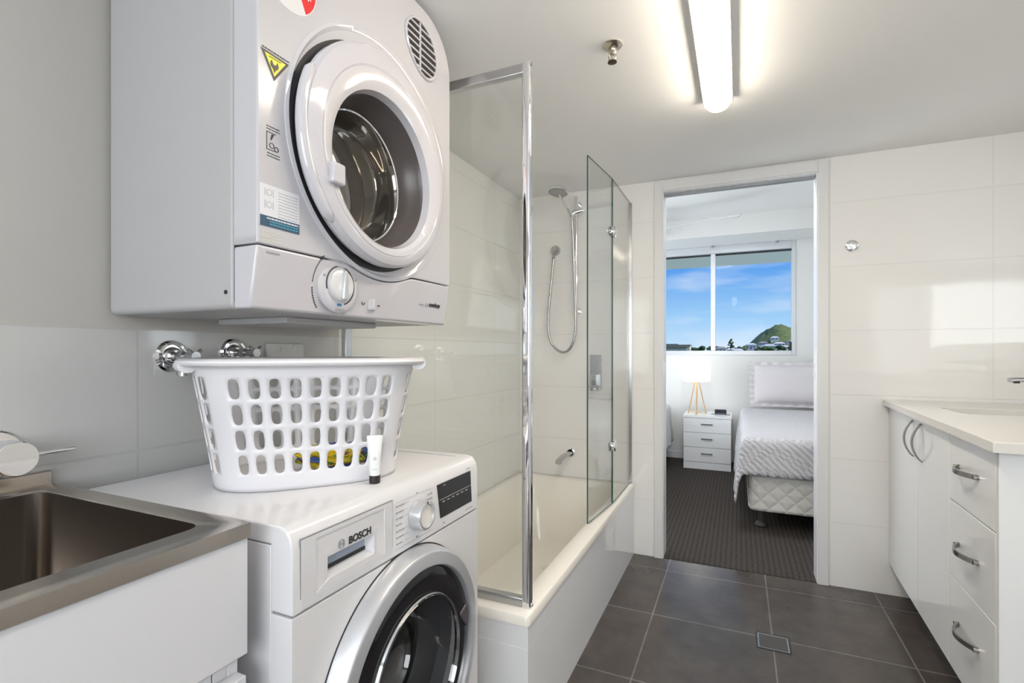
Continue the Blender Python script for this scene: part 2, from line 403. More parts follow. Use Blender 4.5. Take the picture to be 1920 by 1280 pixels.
rr.color_ramp.elements[1].position = .7; rr.color_ramp.elements[1].color = (.048, .040, .036, 1)
t.links.new(vo.outputs['Distance'], rr.inputs[0])
mm = t.nodes.new('ShaderNodeMix'); mm.data_type = 'RGBA'; mm.blend_type = 'MULTIPLY'; mm.inputs[0].default_value = .5
t.links.new(rr.outputs[0], mm.inputs[6]); t.links.new(nn.outputs['Fac'], mm.inputs[7]); t.links.new(mm.outputs[2], bs.inputs['Base Color'])
bp = t.nodes.new('ShaderNodeBump'); bp.inputs['Distance'].default_value = .004; bp.invert = True; t.links.new(vo.outputs['Distance'], bp.inputs['Height']); t.links.new(bp.outputs[0], bs.inputs['Normal'])
b = B(); box(b, BX0-.1, BX1+.1, YF+.005, BYW+.2, -.10, .003); struct('floor', b, CARPET, smooth=False)
b = B(); box(b, BX0-.1, BX1+.1, YF+.11, BYW+.2, BZ, BZ+.12); struct('ceiling', b, mat('bedroom_ceiling_paint', (.76, .76, .74), .7), smooth=False)
b = B(); box(b, BX0, BX1, 5.08, BYW, 2.20, BZ); struct('trim_4', b, WALLP, smooth=False)
WX0, WX1, WZ0, WZ1 = -1.50, .505, 1.085, 2.20
b = B()
box(b, BX0-.1, WX0, BYW, BYW+.20, 0, BZ); box(b, WX1, BX1+.1, BYW, BYW+.20, 0, BZ); box(b, WX0, WX1, BYW, BYW+.20, 0, WZ0); box(b, WX0, WX1, BYW, BYW+.20, WZ1, BZ)
struct('wall_bedroom', b, WALLP, smooth=False)
b = B(); box(b, BX1, BX1+.1, YF+.11, BYW, 0, BZ); struct('wall_bedroom_right', b, WALLP, smooth=False)
b = B()
box(b, BX0-.1, BX0, YF+.11, 3.35, 0, BZ); box(b, BX0-.1, BX0, 5.25, BYW, 0, BZ); box(b, BX0-.1, BX0, 3.35, 5.25, 2.1, BZ); box(b, BX0-.1, BX0, 3.35, 5.25, 0, .12)
struct('wall_bedroom_left', b, WALLP, smooth=False)
b = B()
for (y0, y1, z0, z1) in ((3.35, 3.39, .12, 2.1), (5.21, 5.25, .12, 2.1), (4.28, 4.32, .12, 2.1), (3.39, 5.21, .12, .16), (3.39, 5.21, 2.06, 2.1)): box(b, BX0-.07, BX0-.03, y0, y1, z0, z1)
wd = struct('window_3', b, ALU, smooth=False)
b = B(); box(b, BX0-.055, BX0-.049, 3.39, 5.21, .16, 2.06); link('pane', b, GLASSW, wd, smooth=False)
b = B(); box(b, BX0, BX1, BYW-.012, BYW, 0, .07); struct('baseboard_bedroom', b, WHITE_SATIN, smooth=False)
# main bedroom window
b = B(); ya, yb = BYW-.005, BYW+.09
box(b, WX0, WX0+.03, ya, yb, WZ0, WZ1); box(b, WX1-.035, WX1, ya, yb, WZ0, WZ1); box(b, WX0+.03, WX1-.035, ya, yb, WZ0, WZ0+.045); box(b, WX0+.03, WX1-.035, ya, yb, 2.125, WZ1)
win = struct('window_1', b, ALU, bevel=.003)
b = B(); box(b, -.262, -.218, BYW+.01, BYW+.05, WZ0+.045, 2.125); link('mullion', b, mat('window_aluminium_pale', (.78, .78, .78), .35), win, bevel=.002)
b = B(); box(b, WX0+.03, -.262, BYW+.028, BYW+.034, WZ0+.045, 2.125); link('pane', b, GLASSW, win, smooth=False)
b = B(); box(b, -.218, WX1-.035, BYW+.028, BYW+.034, WZ0+.045, 2.125); link('pane', b, GLASSW, win, smooth=False)
b = B(); box(b, WX1-.055, WX1-.036, BYW+.008, BYW+.026, WZ0+.045, WZ0+.13); link('catch', b, BLACKM, win, bevel=.002)
b = B(); box(b, -.218, WX1-.035, BYW+.036, BYW+.05, 2.108, 2.125); box(b, WX0+.03, -.262, BYW+.036, BYW+.05, 2.108, 2.125); link('seal', b, BLACKM, win, smooth=False)
for x in (-.245, .34):
    b = B(); lathe(b, [(0, 0), (.014, 0), (.014, .018), (0, .018)], (x, BYW-.035, 2.182), 'z', 16); link('blind_bracket', b, GREYINK, win)
# slab over the balcony outside
b = B(); box(b, -6, 5, BYW+.20, 7.35, 2.27, 2.47); tag(link('balcony_slab', b, mat('green_grey_render', (.52, .56, .50), .8), origin=(0, 6.4, 2.27), smooth=False), 'green grey concrete overhang seen above the sky through the bedroom window', 'overhang')

# ------------------------------------------------------------------ ceiling batten light, sprinkler
rt = root('ceiling_light', (-.07, 1.4, ZC), 'long glowing tube batten light on the bathroom ceiling', 'light')
b = B(); box(b, -.118, -.020, .72, 2.0, ZC-.022, ZC); box(b, -.120, -.114, .72, 2.0, ZC-.027, ZC); box(b, -.024, -.018, .72, 2.0, ZC-.027, ZC); link('base', b, mat('batten_base', (.75, .72, .68), .4), rt, bevel=.004)
b = B(); pr = []
R = []
for i, y in enumerate([.725, .73, .745, 1.975, 1.988, 1.994]):
    k = [.6, .85, 1, 1, .85, .55][i]
    R.append(vring(b, [(-.069+.044*k*math.cos(PI*j/14-PI), y, ZC-.022-.040*k*math.sin(PI*j/14)) for j in range(15)]))
rings_faces(b, R, cap0=True, cap1=True)
link('diffuser', b, mat('lit_diffuser', (.9, .85, .8), .4, emit=(1, .88, .71), estr=EMIT_BATTEN), rt)
rt = root('fire_sprinkler', (-.35, 1.52, ZC), 'small nickel fire sprinkler head hanging from the bathroom ceiling', 'sprinkler')
b = B(); lathe(b, [(0, 0), (.030, 0), (.031, -.003), (.022, -.010), (.014, -.012), (0, -.012)], (-.35, 1.52, ZC), 'z', 28); link('escutcheon', b, BRASS, rt)
b = B(); lathe(b, [(.011, -.012), (.012, -.022), (.007, -.03), (0, -.03)], (-.35, 1.52, ZC), 'z', 20)
for s in (-1, 1): tube(b, cr_pts([(-.35+s*.008, 1.52, ZC-.026), (-.35+s*.011, 1.52, ZC-.038), (-.35+s*.004, 1.52, ZC-.05)], 4), .0022, 6)
cyl(b, (-.35, 1.52, ZC-.028), (-.35, 1.52, ZC-.05), .003); link('body', b, BRASS, rt)
b = B(); lathe(b, [(0, -.05), (.013, -.05), (.014, -.053), (0, -.055)], (-.35, 1.52, ZC), 'z', 20); link('deflector', b, mat('dark_bronze', (.12, .10, .07), .35, 1), rt)

# ------------------------------------------------------------------ wall-hung dryer (mounted upside down)
DY0, DY1, DZ0, DZ1 = .621, 1.266, 1.197, 2.035
CX = -.768
dr = root('clothes_dryer', (-1.0, .943, DZ0), 'white front loading clothes dryer hung upside down on the wall above the washing machine', 'dryer')
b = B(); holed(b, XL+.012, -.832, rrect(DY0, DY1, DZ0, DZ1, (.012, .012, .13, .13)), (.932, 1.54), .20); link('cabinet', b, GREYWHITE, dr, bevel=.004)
b = B(); holed(b, -.832, -.829, rrect(DY0+.004, DY1-.004, DZ0+.004, DZ1-.004, (.012, .012, .125, .125)), (.932, 1.54), .20); link('panel_gap', b, DARKGAP, dr)
# front cover with a softly rounded edge, cut at the control panel line
dc = (.962, 1.571)
def seam(y):
    d = abs(y-dc[0]); z = 1.310
    if d < .30: 
        rr_ = .284; zz = dc[1]-math.sqrt(max(rr_*rr_-d*d, 0)) if d < rr_ else 9
        z = min(z, zz+0.0)
    return z
sm = [DY0+(DY1-DY0)*i/60 for i in range(61)]
sz = [seam(y) for y in sm]
for _ in range(3): sz = [sz[0]]+[(sz[i-1]+sz[i]+sz[i+1])/3 for i in range(1, 60)]+[sz[-1]]
top = rrect(DY0, DY1, 1.5, DZ1, (0, 0, .13, .13), 10)
up = [(y, z+.0012) for y, z in zip(sm, sz)]+[p for p in top if p[1] > 1.51]
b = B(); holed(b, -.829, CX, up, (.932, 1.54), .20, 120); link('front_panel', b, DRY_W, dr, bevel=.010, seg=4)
lowp = [(y, z-.0012) for y, z in zip(sm, sz)]
b = B()
# control panel leans back toward its lower edge
A0 = vring(b, [(-.829, y, z) for y, z in lowp]); A1 = vring(b, [(CX, y, z) for y, z in lowp])
C0 = vring(b, [(-.829, y, DZ0) for y, z in lowp]); C1 = vring(b, [(-.787, y, DZ0) for y, z in lowp])
for i in range(60):
    b.faces.new((A0[i], A0[i+1], A1[i+1], A1[i])); b.faces.new((A1[i], A1[i+1], C1[i+1], C1[i])); b.faces.new((C1[i], C1[i+1], C0[i+1], C0[i])); b.faces.new((C0[i], C0[i+1], A0[i+1], A0[i]))
b.faces.new((A0[0], A1[0], C1[0], C0[0])); b.faces.new((A0[-1], C0[-1], C1[-1], A1[-1]))
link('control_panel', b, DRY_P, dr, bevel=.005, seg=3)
# raised bezel ring round the door
oc, ic = (.932, 1.555), (.929, 1.527)
b = B(); lathe_off(b, [(.284, .0, *dc), (.283, .004, *dc), (.276, .006, *dc), (.268, .003, dc[0]-.006, dc[1]-.003), (.256, -.004, dc[0]-.018, dc[1]-.010), (.247, -.012, *oc), (.244, -.02, *oc)], CX-.002, 112); link('door_surround', b, DRY_P, dr)
b = B(); lathe_off(b, [(.19, -.004, *oc), (.2500, -.004, *oc), (.2490, .008, *oc), (.240, .009, *oc), (.19, .009, *oc), (.19, -.004, *oc)], CX-.006, 96); link('door_dark_gap', b, BLACKM, dr)  # black ring stands in for the dark gap behind the door
dcx = (CX, ic[0], ic[1])
def mc(f): return (oc[0]+(ic[0]-oc[0])*f, oc[1]+(ic[1]-oc[1])*f)
b = B(); lathe_off(b, [(.236, .008, *oc), (.2415, .020, *oc), (.2415, .030, *oc), (.235, .041, *mc(.03)), (.221, .0465, *mc(.1)), (.206, .0475, *mc(.45)), (.2035, .0460, *mc(.5)), (.2005, .0475, *mc(.55)), (.184, .0455, *mc(.8)), (.171, .0395, *ic), (.166, .022, *ic)], CX)
door = link('door', b, DRY_P, dr, angle=22)
b = B(); b = B(); tube(b, [(CX+.030, oc[0]+.241*math.cos(a), oc[1]+.241*math.sin(a)) for a in [math.radians(152+2.2*i) for i in range(35)]], [.004+.0075*min(1, i/2, (34-i)/2) for i in range(35)], 12, r2=None); link('handle_lip', b, DRY_P, door)
b = B(); box(b, CX+.040, CX+.058, .742, .778, 1.447, 1.489); link('latch_tab', b, DRY_P, door, bevel=.005, seg=3)
b = B(); lathe(b, [(.168, .022), (.163, .012), (.161, -.004), (.156, -.010), (.152, -.028), (.149, -.034), (.147, -.046)], dcx, 'x', 96); link('inner_collar', b, mat('grey_collar', (.105, .092, .090), .30), door)
b = B(); lathe(b, [(.1465, -.047), (.1490, -.044), (.1480, -.041), (.1450, -.043), (.1465, -.047)], dcx, 'x', 96); link('glass_trim', b, CHROME, door)
DG = mat('dark_dryer_glass', (.26, .245, .225), .05, .85, spec=1.0)
b = B(); lathe(b, [(.1465, -.045), (.142, -.052), (.136, -.070), (.130, -.090), (.126, -.096), (.1200, -.0975), (.1190, -.0976), (.1180, -.0976), (0, -.0976)], dcx, 'x', 96); link('door_glass', b, DG, door)
# exhaust vent in the upper corner
vp = [(1.068, 1.971), (1.080, 1.980), (1.092, 1.984), (1.112, 1.987), (1.132, 1.984), (1.148, 1.978), (1.163, 1.966), (1.176, 1.950), (1.184, 1.932), (1.187, 1.915), (1.184, 1.896), (1.176, 1.878), (1.163, 1.865), (1.150, 1.858), (1.135, 1.855), (1.112, 1.859), (1.092, 1.870), (1.075, 1.885), (1.063, 1.904), (1.055, 1.922), (1.053, 1.943), (1.058, 1.958)]
b = B(); prism(b, vp, CX, CX+.0022); vent = link('vent_opening', b, mat('vent_dark', (.03, .022, .018), .8), dr)
b = B(); c0 = (1.121, 1.921)
o1 = [(CX+.001, y, z) for y, z in vp]; o2 = [(CX+.001, c0[0]+(y-c0[0])*1.14+.004, c0[1]+(z-c0[1])*1.10) for y, z in vp]
i1 = [(CX+.005, y, z) for y, z in vp]; i2 = [(CX+.005, c0[0]+(y-c0[0])*1.09+.003, c0[1]+(z-c0[1])*1.06) for y, z in vp]
rings_faces(b, [vring(b, q) for q in (o1, i1, i2, o2)]); link('vent_rim', b, DRY_P, dr)
def span(z):
    ys = []
    for i in range(len(vp)):
        (a, za), (c_, zc) = vp[i], vp[(i+1) % len(vp)]
        if (za-z)*(zc-z) < 0: ys.append(a+(c_-a)*(z-za)/(zc-za))
    return min(ys), max(ys)
for i in range(7):
    z = 1.868+.0172*i; y0, y1 = span(z)
    b = B(); box(b, CX+.0015, CX+.0055, y0-.001, y1+.001, z-.0024, z+.0024); link('vent_slat', b, DRY_P, dr, bevel=.001)
b = B(); box(b, CX+.0015, CX+.0045, 1.108, 1.114, span(1.9)[0]*0+1.860, 1.985); link('vent_rib', b, DRY_P, dr)
# knob, slide switch, lettering (everything hangs upside down)
kc = (.826, 1.260)
def cpx(z): return -.787+(CX+.787)*(z-DZ0)/(1.31-DZ0)
kx = cpx(kc[1])
b = B(); lathe(b, [(0, -.004), (.058, -.004), (.058, .001), (.053, .005), (.041, .006), (0, .006)], (kx, *kc), 'x', 64); link('dial_ring', b, DRY_P, dr)
b = B(); lathe(b, [(0, .0), (.0345, .0), (.0335, .006), (.030, .0085), (0, .009)], (kx+.006, *kc), 'x', 48)
kb = link('timer_knob', b, mat('knob_pearl', (.74, .74, .75), .18, .2), dr)
b = B(); prism(b, [(kc[0]-.007, kc[1]-.031), (kc[0]+.005, kc[1]-.031), (kc[0]+.009, kc[1]), (kc[0]+.004, kc[1]+.031), (kc[0]-.001, kc[1]+.031), (kc[0]-.004, kc[1])], kx+.013, kx+.022); link('knob_grip', b, SILVER, kb, bevel=.003)
b = B(); A = [math.radians(x) for x in range(-75, 196, 5)]
for a0_, a1_ in zip(A[:-1], A[1:]):
    prism(b, [(kc[0]+r_*math.cos(a_), kc[1]+r_*math.sin(a_)) for r_, a_ in ((.0415, a0_), (.0415, a1_), (.0388, a1_), (.0388, a0_))], kx+.0055, kx+.0068)
link('dial_scale', b, INK, dr)
for a_ in (20, 55, 90, 125, 160):
    q = math.radians(a_); b = B(); box(b, kx+.005, kx+.0062, kc[0]+.048*math.cos(q)-.0025, kc[0]+.048*math.cos(q)+.0025, kc[1]+.048*math.sin(q)-.0022, kc[1]+.048*math.sin(q)+.0022)
    link('dial_numeral', b, GREYINK, dr, smooth=False)
b = B(); box(b, kx+.005, kx+.0066, kc[0]-.010, kc[0]+.003, kc[1]-.0435, kc[1]-.0385); link('dial_mark', b, mat('blue_ink', (.02, .22, .42), .3), dr, smooth=False)
b = B(); box(b, kx+.004, kx+.0056, kc[0]-.013, kc[0]+.004, kc[1]-.0525, kc[1]-.049); box(b, kx+.004, kx+.0056, kc[0]+.006, kc[0]+.014, kc[1]-.0525, kc[1]-.049); link('dial_print', b, GREYINK, dr, smooth=False)
b = B()   # curved arrow and caption left of the dial
for i in range(22):
    if 10 < i < 13: continue
    a_ = math.radians(140+80*i/21); r_ = .076
    wd_ = .0006 if i <= 10 else .0014
    y_, z_ = kc[0]+.004+r_*math.cos(a_), kc[1]+r_*math.sin(a_)
    xx = cpx(z_); L_ = .0029 if i <= 10 else .0018
    box(b, xx-.0005, xx+.0008, y_-wd_, y_+wd_, z_-L_, z_+L_)
y_, z_ = kc[0]+.004+.076*math.cos(math.radians(137)), kc[1]+.076*math.sin(math.radians(137)); xx = cpx(z_)
prism(b, [(y_+.004, z_+.004), (y_-.006, z_-.001), (y_-.001, z_-.006)], xx-.001, xx+.0008)
link('direction_arrow', b, INK, dr, smooth=False)
lx = cpx(1.230)
b = B(); box(b, lx-.002, lx+.004, .925, .951, 1.216, 1.243); link('slide_switch', b, DRY_P, dr, bevel=.002)
b = B(); box(b, lx+.003, lx+.008, .937, .941, 1.218, 1.241); link('switch_ridge', b, SILVER, dr, bevel=.001)
b = B(); lathe(b, [(.0035, .0008), (.0055, .001), (.0055, .0018), (.0035, .0018)], (lx, .908, 1.232), 'x', 16); link('switch_symbol', b, INK, dr)
b = B(); prism(b, [(.957, 1.229), (.962, 1.226), (.967, 1.229), (.967, 1.234), (.957, 1.234)], lx, lx+.0015); link('switch_symbol', b, INK, dr)
tx = cpx(1.248)
link('brand_lettering', text_bm('simpson', .0165, (tx+.0015, 1.226, 1.247), (0, -1, 0), (-.16, 0, -1), bold=.0006), INK, dr, smooth=False)
b = B(); lathe(b, [(.0045, .0), (.0056, .0), (.0056, .0014), (.0045, .0014)], (tx, 1.160, 1.247), 'x', 20); box(b, tx, tx+.0014, 1.125, 1.147, 1.2462, 1.2474); link('brand_symbol', b, GREYINK, dr, smooth=False)
b = B(); box(b, cpx(1.298)-.0004, cpx(1.298)+.0010, .641, .670, 1.2968, 1.2995); link('model_print', b, GREYINK, dr, smooth=False)
b = B(); lathe(b, [(0, 0), (.004, 0), (.004, -.0015), (0, -.0015)], (-.848, DY0, 1.228), 'y', 14); link('screw', b, INK, dr)
b = B(); box(b, XL+.10, -.90, .80, 1.10, DZ0-.014, DZ0); link('base_tray', b, GREYWHITE, dr, bevel=.003)
# stickers
SX = CX+.0008
def tripts(k, cx=.6577, cz=1.641):
    return [(cx+(y-cx)*k, cz+(z-cz)*k) for y, z in ((.628, 1.657), (.656, 1.610), (.689, 1.656))]
b = B(); prism(b, tripts(1), CX, SX); st = link('warning_sticker', b, INK, dr, smooth=False)
b = B(); prism(b, tripts(.74), SX, SX+.0004); link('sticker_face', b, YELLOW, st, smooth=False)
b = B(); prism(b, [(.644, 1.6500), (.670, 1.6500), (.670, 1.6485), (.644, 1.6485)], SX+.0004, SX+.0008)
prism(b, [(.650, 1.646), (.647, 1.640), (.648, 1.634), (.653, 1.630), (.656, 1.624), (.659, 1.630), (.664, 1.634), (.665, 1.640), (.662, 1.646), (.6605, 1.641), (.659, 1.638), (.657, 1.640), (.655, 1.637), (.6525, 1.641)], SX+.0004, SX+.0008)
link('flame_symbol', b, INK, st, smooth=False)
def print_rows(b, y0, y1, zs, x, h=.0011, gap=.0012, wmin=.003, wmax=.009):
    for z in zs:
        y = y0
        while y < y1:
            w = random.uniform(wmin, wmax); box(b, x, x+.0003, y, min(y+w, y1), z-h/2, z+h/2); y += w+gap
b = B(); print_rows(b, .630, .689, [1.6605], SX, .0022); link('warning_print', b, INK, dr, smooth=False)
b = B(); box(b, CX, SX, .626, .713, 1.3435, 1.4185); lb = link('info_label', b, STICK, dr, smooth=False)
tag(lb, 'pale label with a navy strip')
b = B(); box(b, SX, SX+.0004, .626, .713, 1.3435, 1.3625); link('label_strip', b, NAVY, lb, smooth=False)
b = B(); print_rows(b, .640, .710, [1.3585], SX+.0004, .0026); link('strip_print', b, STICK, lb, smooth=False)
b = B(); print_rows(b, .646, .710, [1.3535, 1.3485], SX+.0004, .0022); link('strip_print', b, CYAN, lb, smooth=False)
b = B(); print_rows(b, .665, .710, [1.41-.0055*i for i in range(9)], SX, .0010); 
for (yy, zz) in ((.645, 1.405), (.645, 1.383)):
    lathe(b, [(.005, 0), (.0058, 0), (.0058, .0004), (.005, .0004)], (SX, yy, zz), 'x', 16); box(b, SX, SX+.0003, yy-.009, yy-.0082, zz-.007, zz+.007); box(b, SX, SX+.0003, yy+.0082, yy+.009, zz-.007, zz+.007)
link('label_print', b, GREYINK, lb, smooth=False)
b = B()
for (y0, y1, z0, z1) in ((.640, .641, 1.482, 1.514), (.640, .660, 1.513, 1.514), (.640, .657, 1.482, 1.483)): box(b, CX, SX, y0, y1, z0, z1)
prism(b, [(.651, 1.512), (.656, 1.512), (.650, 1.500), (.648, 1.502)], CX, SX)
lathe(b, [(.0042, 0), (.0052, 0), (.0052, .0008), (.0042, .0008)], (CX, .651, 1.491), 'x', 18); lathe(b, [(.0035, 0), (.0048, 0), (.0048, .0008), (.0035, .0008)], (CX, .661, 1.487), 'x', 18)
print_rows(b, .640, .668, [1.524, 1.519], CX+.0004, .0016); print_rows(b, .641, .668, [1.476, 1.471], CX+.0004, .0014)
link('pictogram', b, INK, dr, smooth=False)
b = B(); print_rows(b, .630, .672, [1.334, 1.329, 1.324, 1.318], CX+.0002, .0012); link('faded_print', b, mat('faded_ink', (.72, .68, .52), .4), dr, smooth=False)
# round energy sticker, its red sector reaching to the lower right
ec = (.690, 1.825); er = .066
b = B(); lathe(b, [(0, 0), (er, 0), (er, .0006), (0, .0006)], (CX, *ec), 'x', 64); es = link('energy_sticker', b, mat('sticker_white', (.72, .72, .74), .3), dr, smooth=False)
b = B(); arc = [(ec[0]+er*.97*math.cos(math.radians(a)), ec[1]+er*.97*math.sin(math.radians(a))) for a in range(-52, 200, 6)]
arc += [(ec[0]+er*.45*math.cos(math.radians(a)), ec[1]+er*.2+er*.45*math.sin(math.radians(a))) for a in range(200, -60, -10)]
prism(b, arc, CX+.0006, CX+.0010); link('star_band', b, RED, es, smooth=False)
for a_ in (-22, 12, 46, 80):
    q = math.radians(a_); cy_, cz_ = ec[0]+er*.74*math.cos(q), ec[1]+er*.06+er*.72*math.sin(q)
    b = B(); prism(b, [(cy_+(.0085 if i % 2 == 0 else .0036)*math.cos(PI/5*i+q), cz_+(.0085 if i % 2 == 0 else .0036)*math.sin(PI/5*i+q)) for i in range(10)], CX+.001, CX+.0013); link('star', b, mat('sticker_paper', (.85, .85, .85), .4), es, smooth=False)

# ------------------------------------------------------------------ washing machine
WY0, WY1, WX, WT = .562, 1.160, -.62, .85
wm = root('washing_machine', (-.88, .86, 0), 'white front loading washing machine under the dryer with a silver ringed black glass door', 'washing machine')
b = B(); box(b, -1.165, WX-.006, WY0+.004, WY1-.004, .02, .835); core = link('core', b, mat('machine_core', (.25, .25, .26), .5), wm, smooth=False); carve(core, (WX-.030, WX+.01, .630, .758, .742, .786)); carve(core, None, wcyl=(.852, .468, .24, -.43))
b = B(); box(b, -1.17, WX-.045, WY0, WY1, .015, .818); sp2 = link('side_panels', b, WHITE, wm, bevel=.0012); carve(sp2, None, wcyl=(.852, .468, .24, -.43))
# front panel with the round door hole
wc = (.852, .468); WR = .246
b = B(); holed(b, WX-.0448, WX, rrect(WY0, WY1, .10, .7115, .001, 1), wc, .2); link('front_panel', b, WHITE, wm, bevel=.009, seg=4, angle=30)
b = B(); box(b, WX-.05, WX-.004, WY0+.002, WY1-.002, .015, .097); link('plinth', b, WHITE, wm, bevel=.004)
b = B(); prism(b, [(-1.17, .820), (-1.17, WT-.004), (-1.166, WT), (WX-.028, WT), (WX-.014, WT-.004), (WX-.004, WT-.016), (WX, WT-.036), (WX+.001, .7155), (WX-.0455, .7155), (WX-.0455, .820)], WY0, WY1, 'xz'); tf = link('top_and_fascia', b, WHITE, wm, bevel=.006, seg=4)
carve(tf, (WX-.030, WX+.01, .630, .758, .742, .786))
b = B(); box(b, -1.165, -.665, WY1-.034, WY1-.032, WT-.001, WT+.0006); box(b, -1.166, -1.164, WY0+.03, WY1-.03, WT-.001, WT+.0006); link('top_seam', b, GREYINK, wm, smooth=False)
# detergent drawer
FX = WX+.0012
b = B(); o4 = [(.577, .7165), (.806, .7165), (.806, .829), (.577, .829)]; i4 = [(.5795, .719), (.8035, .719), (.8035, .8265), (.5795, .8265)]
rings_faces(b, [vring(b, [(WX-.001, *p) for p in o4]), vring(b, [(FX-.0004, *p) for p in o4]), vring(b, [(FX-.0004, *p) for p in i4])]); link('drawer_gap', b, mat('seam_grey', (.28, .28, .29), .5), wm, smooth=False)
b = B()
def rr3(x, y0, y1, z0, z1): return vring(b, [(x, y0, z0), (x, y1, z0), (x, y1, z1), (x, y0, z1)])
rings_faces(b, [rr3(WX-.006, .579, .804, .7185, .827), rr3(FX+.0005, .579, .804, .7185, .827), rr3(FX+.0005, .609, .781, .731, .820), rr3(FX-.0010, .610, .780, .7315, .8195), rr3(FX-.0010, .635, .752, .745, .781), rr3(FX-.020, .641, .746, .752, .7805)], cap1=True)
dw = link('detergent_drawer', b, WHITE_PL, wm, smooth=False)
b = B(); box(b, FX-.0198, FX-.0188, .6415, .7455, .7580, .7800); link('slot_back', b, mat('slot_sky_reflection', (.36, .42, .52), .2), dw, smooth=False)  # reflected sky put into the plate's blue-grey colour
b = B(); box(b, FX-.020, FX-.0175, .641, .746, .7515, .7580); link('slot_shadow_line', b, BLACKM, dw, smooth=False)
b = B(); prism(b, [(.611, .7325), (.779, .7325), (.750, .7445), (.637, .7445)], FX-.001, FX+.0004); link('lower_grip', b, WHITE, dw, smooth=False)
link('brand_lettering', text_bm('BOSCH', .0178, (FX-.0001, .6835, .7905), (0, 1, 0), (0, 0, 1), bold=.0005, spacing=1.02), INK, dw, smooth=False)
b = B(); lc = (.6665, .7915)
lathe(b, [(.0070, 0), (.0080, 0), (.0080, .0006), (.0070, .0006)], (FX-.0008, *lc), 'x', 32)
box(b, FX-.0008, FX, lc[0]-.0042, lc[0]+.0042, lc[1]-.0008, lc[1]+.0008)
for s in (-1, 1): 
    box(b, FX-.0008, FX, lc[0]+s*.0036-.0009, lc[0]+s*.0036+.0009, lc[1]-.0052, lc[1]+.0052)
link('brand_symbol', b, GREYINK, dw, smooth=False)
# programme dial
kc2 = (.888, .777)
b = B(); lathe(b, [(0, 0), (.0305, 0), (.0300, .022), (.0285, .026), (.0245, .027), (.0235, .0225), (.0, .0215)], (FX, *kc2), 'x', 64, mi=0); kn = link('programme_knob', b, SILVER, wm)
b = B(); lathe(b, [(0, .0222), (.0225, .0225), (.0225, .021), (0, .021)], (FX, *kc2), 'x', 48); link('knob_cap', b, mat('cap_white', (.82, .80, .76), .3), kn)
b = B(); box(b, FX+.0265, FX+.0276, kc2[0]-.001, kc2[0]+.001, kc2[1]+.0245, kc2[1]+.030); link('knob_pointer', b, INK, kn, smooth=False)
b = B()
for i in range(7):
    z = .812-.0125*i
    print_rows(b, .824, .824+[.020, .018, .016, .012, .019, .018, .012][i], [z], FX, .0019, .0008, .003, .006)
    prism(b, [(.817, z-.0018), (.8205, z-.0018), (.8205, z+.0018), (.817, z+.0018)], FX, FX+.0003)
    if i not in (3,): box(b, FX, FX+.0003, .846, .857, z-.0002, z+.0002)
link('programme_print', b, GREYINK, wm, smooth=False)
b = B()
for i in range(7):
    z = .812-.0105*i-.004
    print_rows(b, .926, .938, [z], FX, .0018, .0008, .003, .006); prism(b, [(.941, z-.0018), (.9445, z-.0018), (.9445, z+.0018), (.941, z+.0018)], FX, FX+.0003)
link('programme_print', b, GREYINK, wm, smooth=False)
b = B(); box(b, FX, FX+.0003, .815, .948, .8195, .8199)
link('print_frame', b, GREYINK, wm, smooth=False)
for q in ((.815, .948, .7265, .7269), (.884, .892, .7285, .7315), (.885, .890, .8205, .8235), (.990, .998, .7255, .7280), (1.095, 1.128, .7265, .7282), (1.098, 1.118, .8265, .8285)):
    b = B(); box(b, FX, FX+.0003, *q); link('small_print', b, GREYINK, wm, smooth=False)
b = B(); prism(b, [(.979, .741), (1.125, .741), (1.118, .819), (.966, .819)], WX-.002, FX+.0008); ds = link('display', b, BLACK, wm, smooth=False)
b = B(); box(b, FX+.0008, FX+.0011, .974, 1.120, .7825, .7835)
for i in range(6): box(b, FX+.0008, FX+.0011, .986+.021*i, .997+.021*i, .7755, .7775)
box(b, FX+.0008, FX+.0011, .99, 1.0, .8125, .8140); link('display_marks', b, mat('display_grey', (.5, .5, .5), .4), ds, smooth=False)
# door
wd = (WX, *wc)
b = B(); lathe(b, [(.246, .0005), (.2445, .012), (.238, .033), (.2365, .0350), (.2345, .0358), (.2325, .0362), (.211, .0385), (.2085, .037), (.207, .027)], wd, 'x', 128); dring = link('door_ring', b, SILVER, wm)
b = B(); lathe(b, [(.2485, -.001), (.2485, .001), (.244, .0014)], wd, 'x', 96); link('door_gap', b, BLACKM, wm)
b = B(); lathe(b, [(.207, .027), (.200, .030), (.160, .033), (.154, .031), (.152, .024)], wd, 'x', 112); link('door_inner_ring', b, BLACK, dring)
b = B(); prism(b, [(1.010, .515), (1.040, .528), (1.048, .500), (1.044, .470)], WX+.029, WX+.036); link('handle_recess', b, mat('handle_grey', (.10, .085, .10), .25), dring, bevel=.004)
b = B(); lathe(b, [(.1535, .026), (.1520, .036), (.1490, .040), (.1460, .034), (.1430, .010), (.138, -.02), (.131, -.05), (.121, -.080), (.104, -.098), (.08, -.108), (.04, -.114), (0, -.116)], wd, 'x', 96); link('door_glass', b, GLASSD, dring)
b = B(); lathe(b, [(.1515, .030), (.1535, .034), (.1515, .038), (.1495, .034)], wd, 'x', 96); link('glass_rim', b, mat('clear_rim', (.55, .57, .58), .06, .6), dring)
b = B(); lathe(b, [(.205, .0), (.190, -.04), (.160, -.06), (.150, -.075), (.158, -.09)], wd, 'x', 64); link('rubber_seal', b, mat('grey_rubber', (.16, .16, .17), .45), wm)
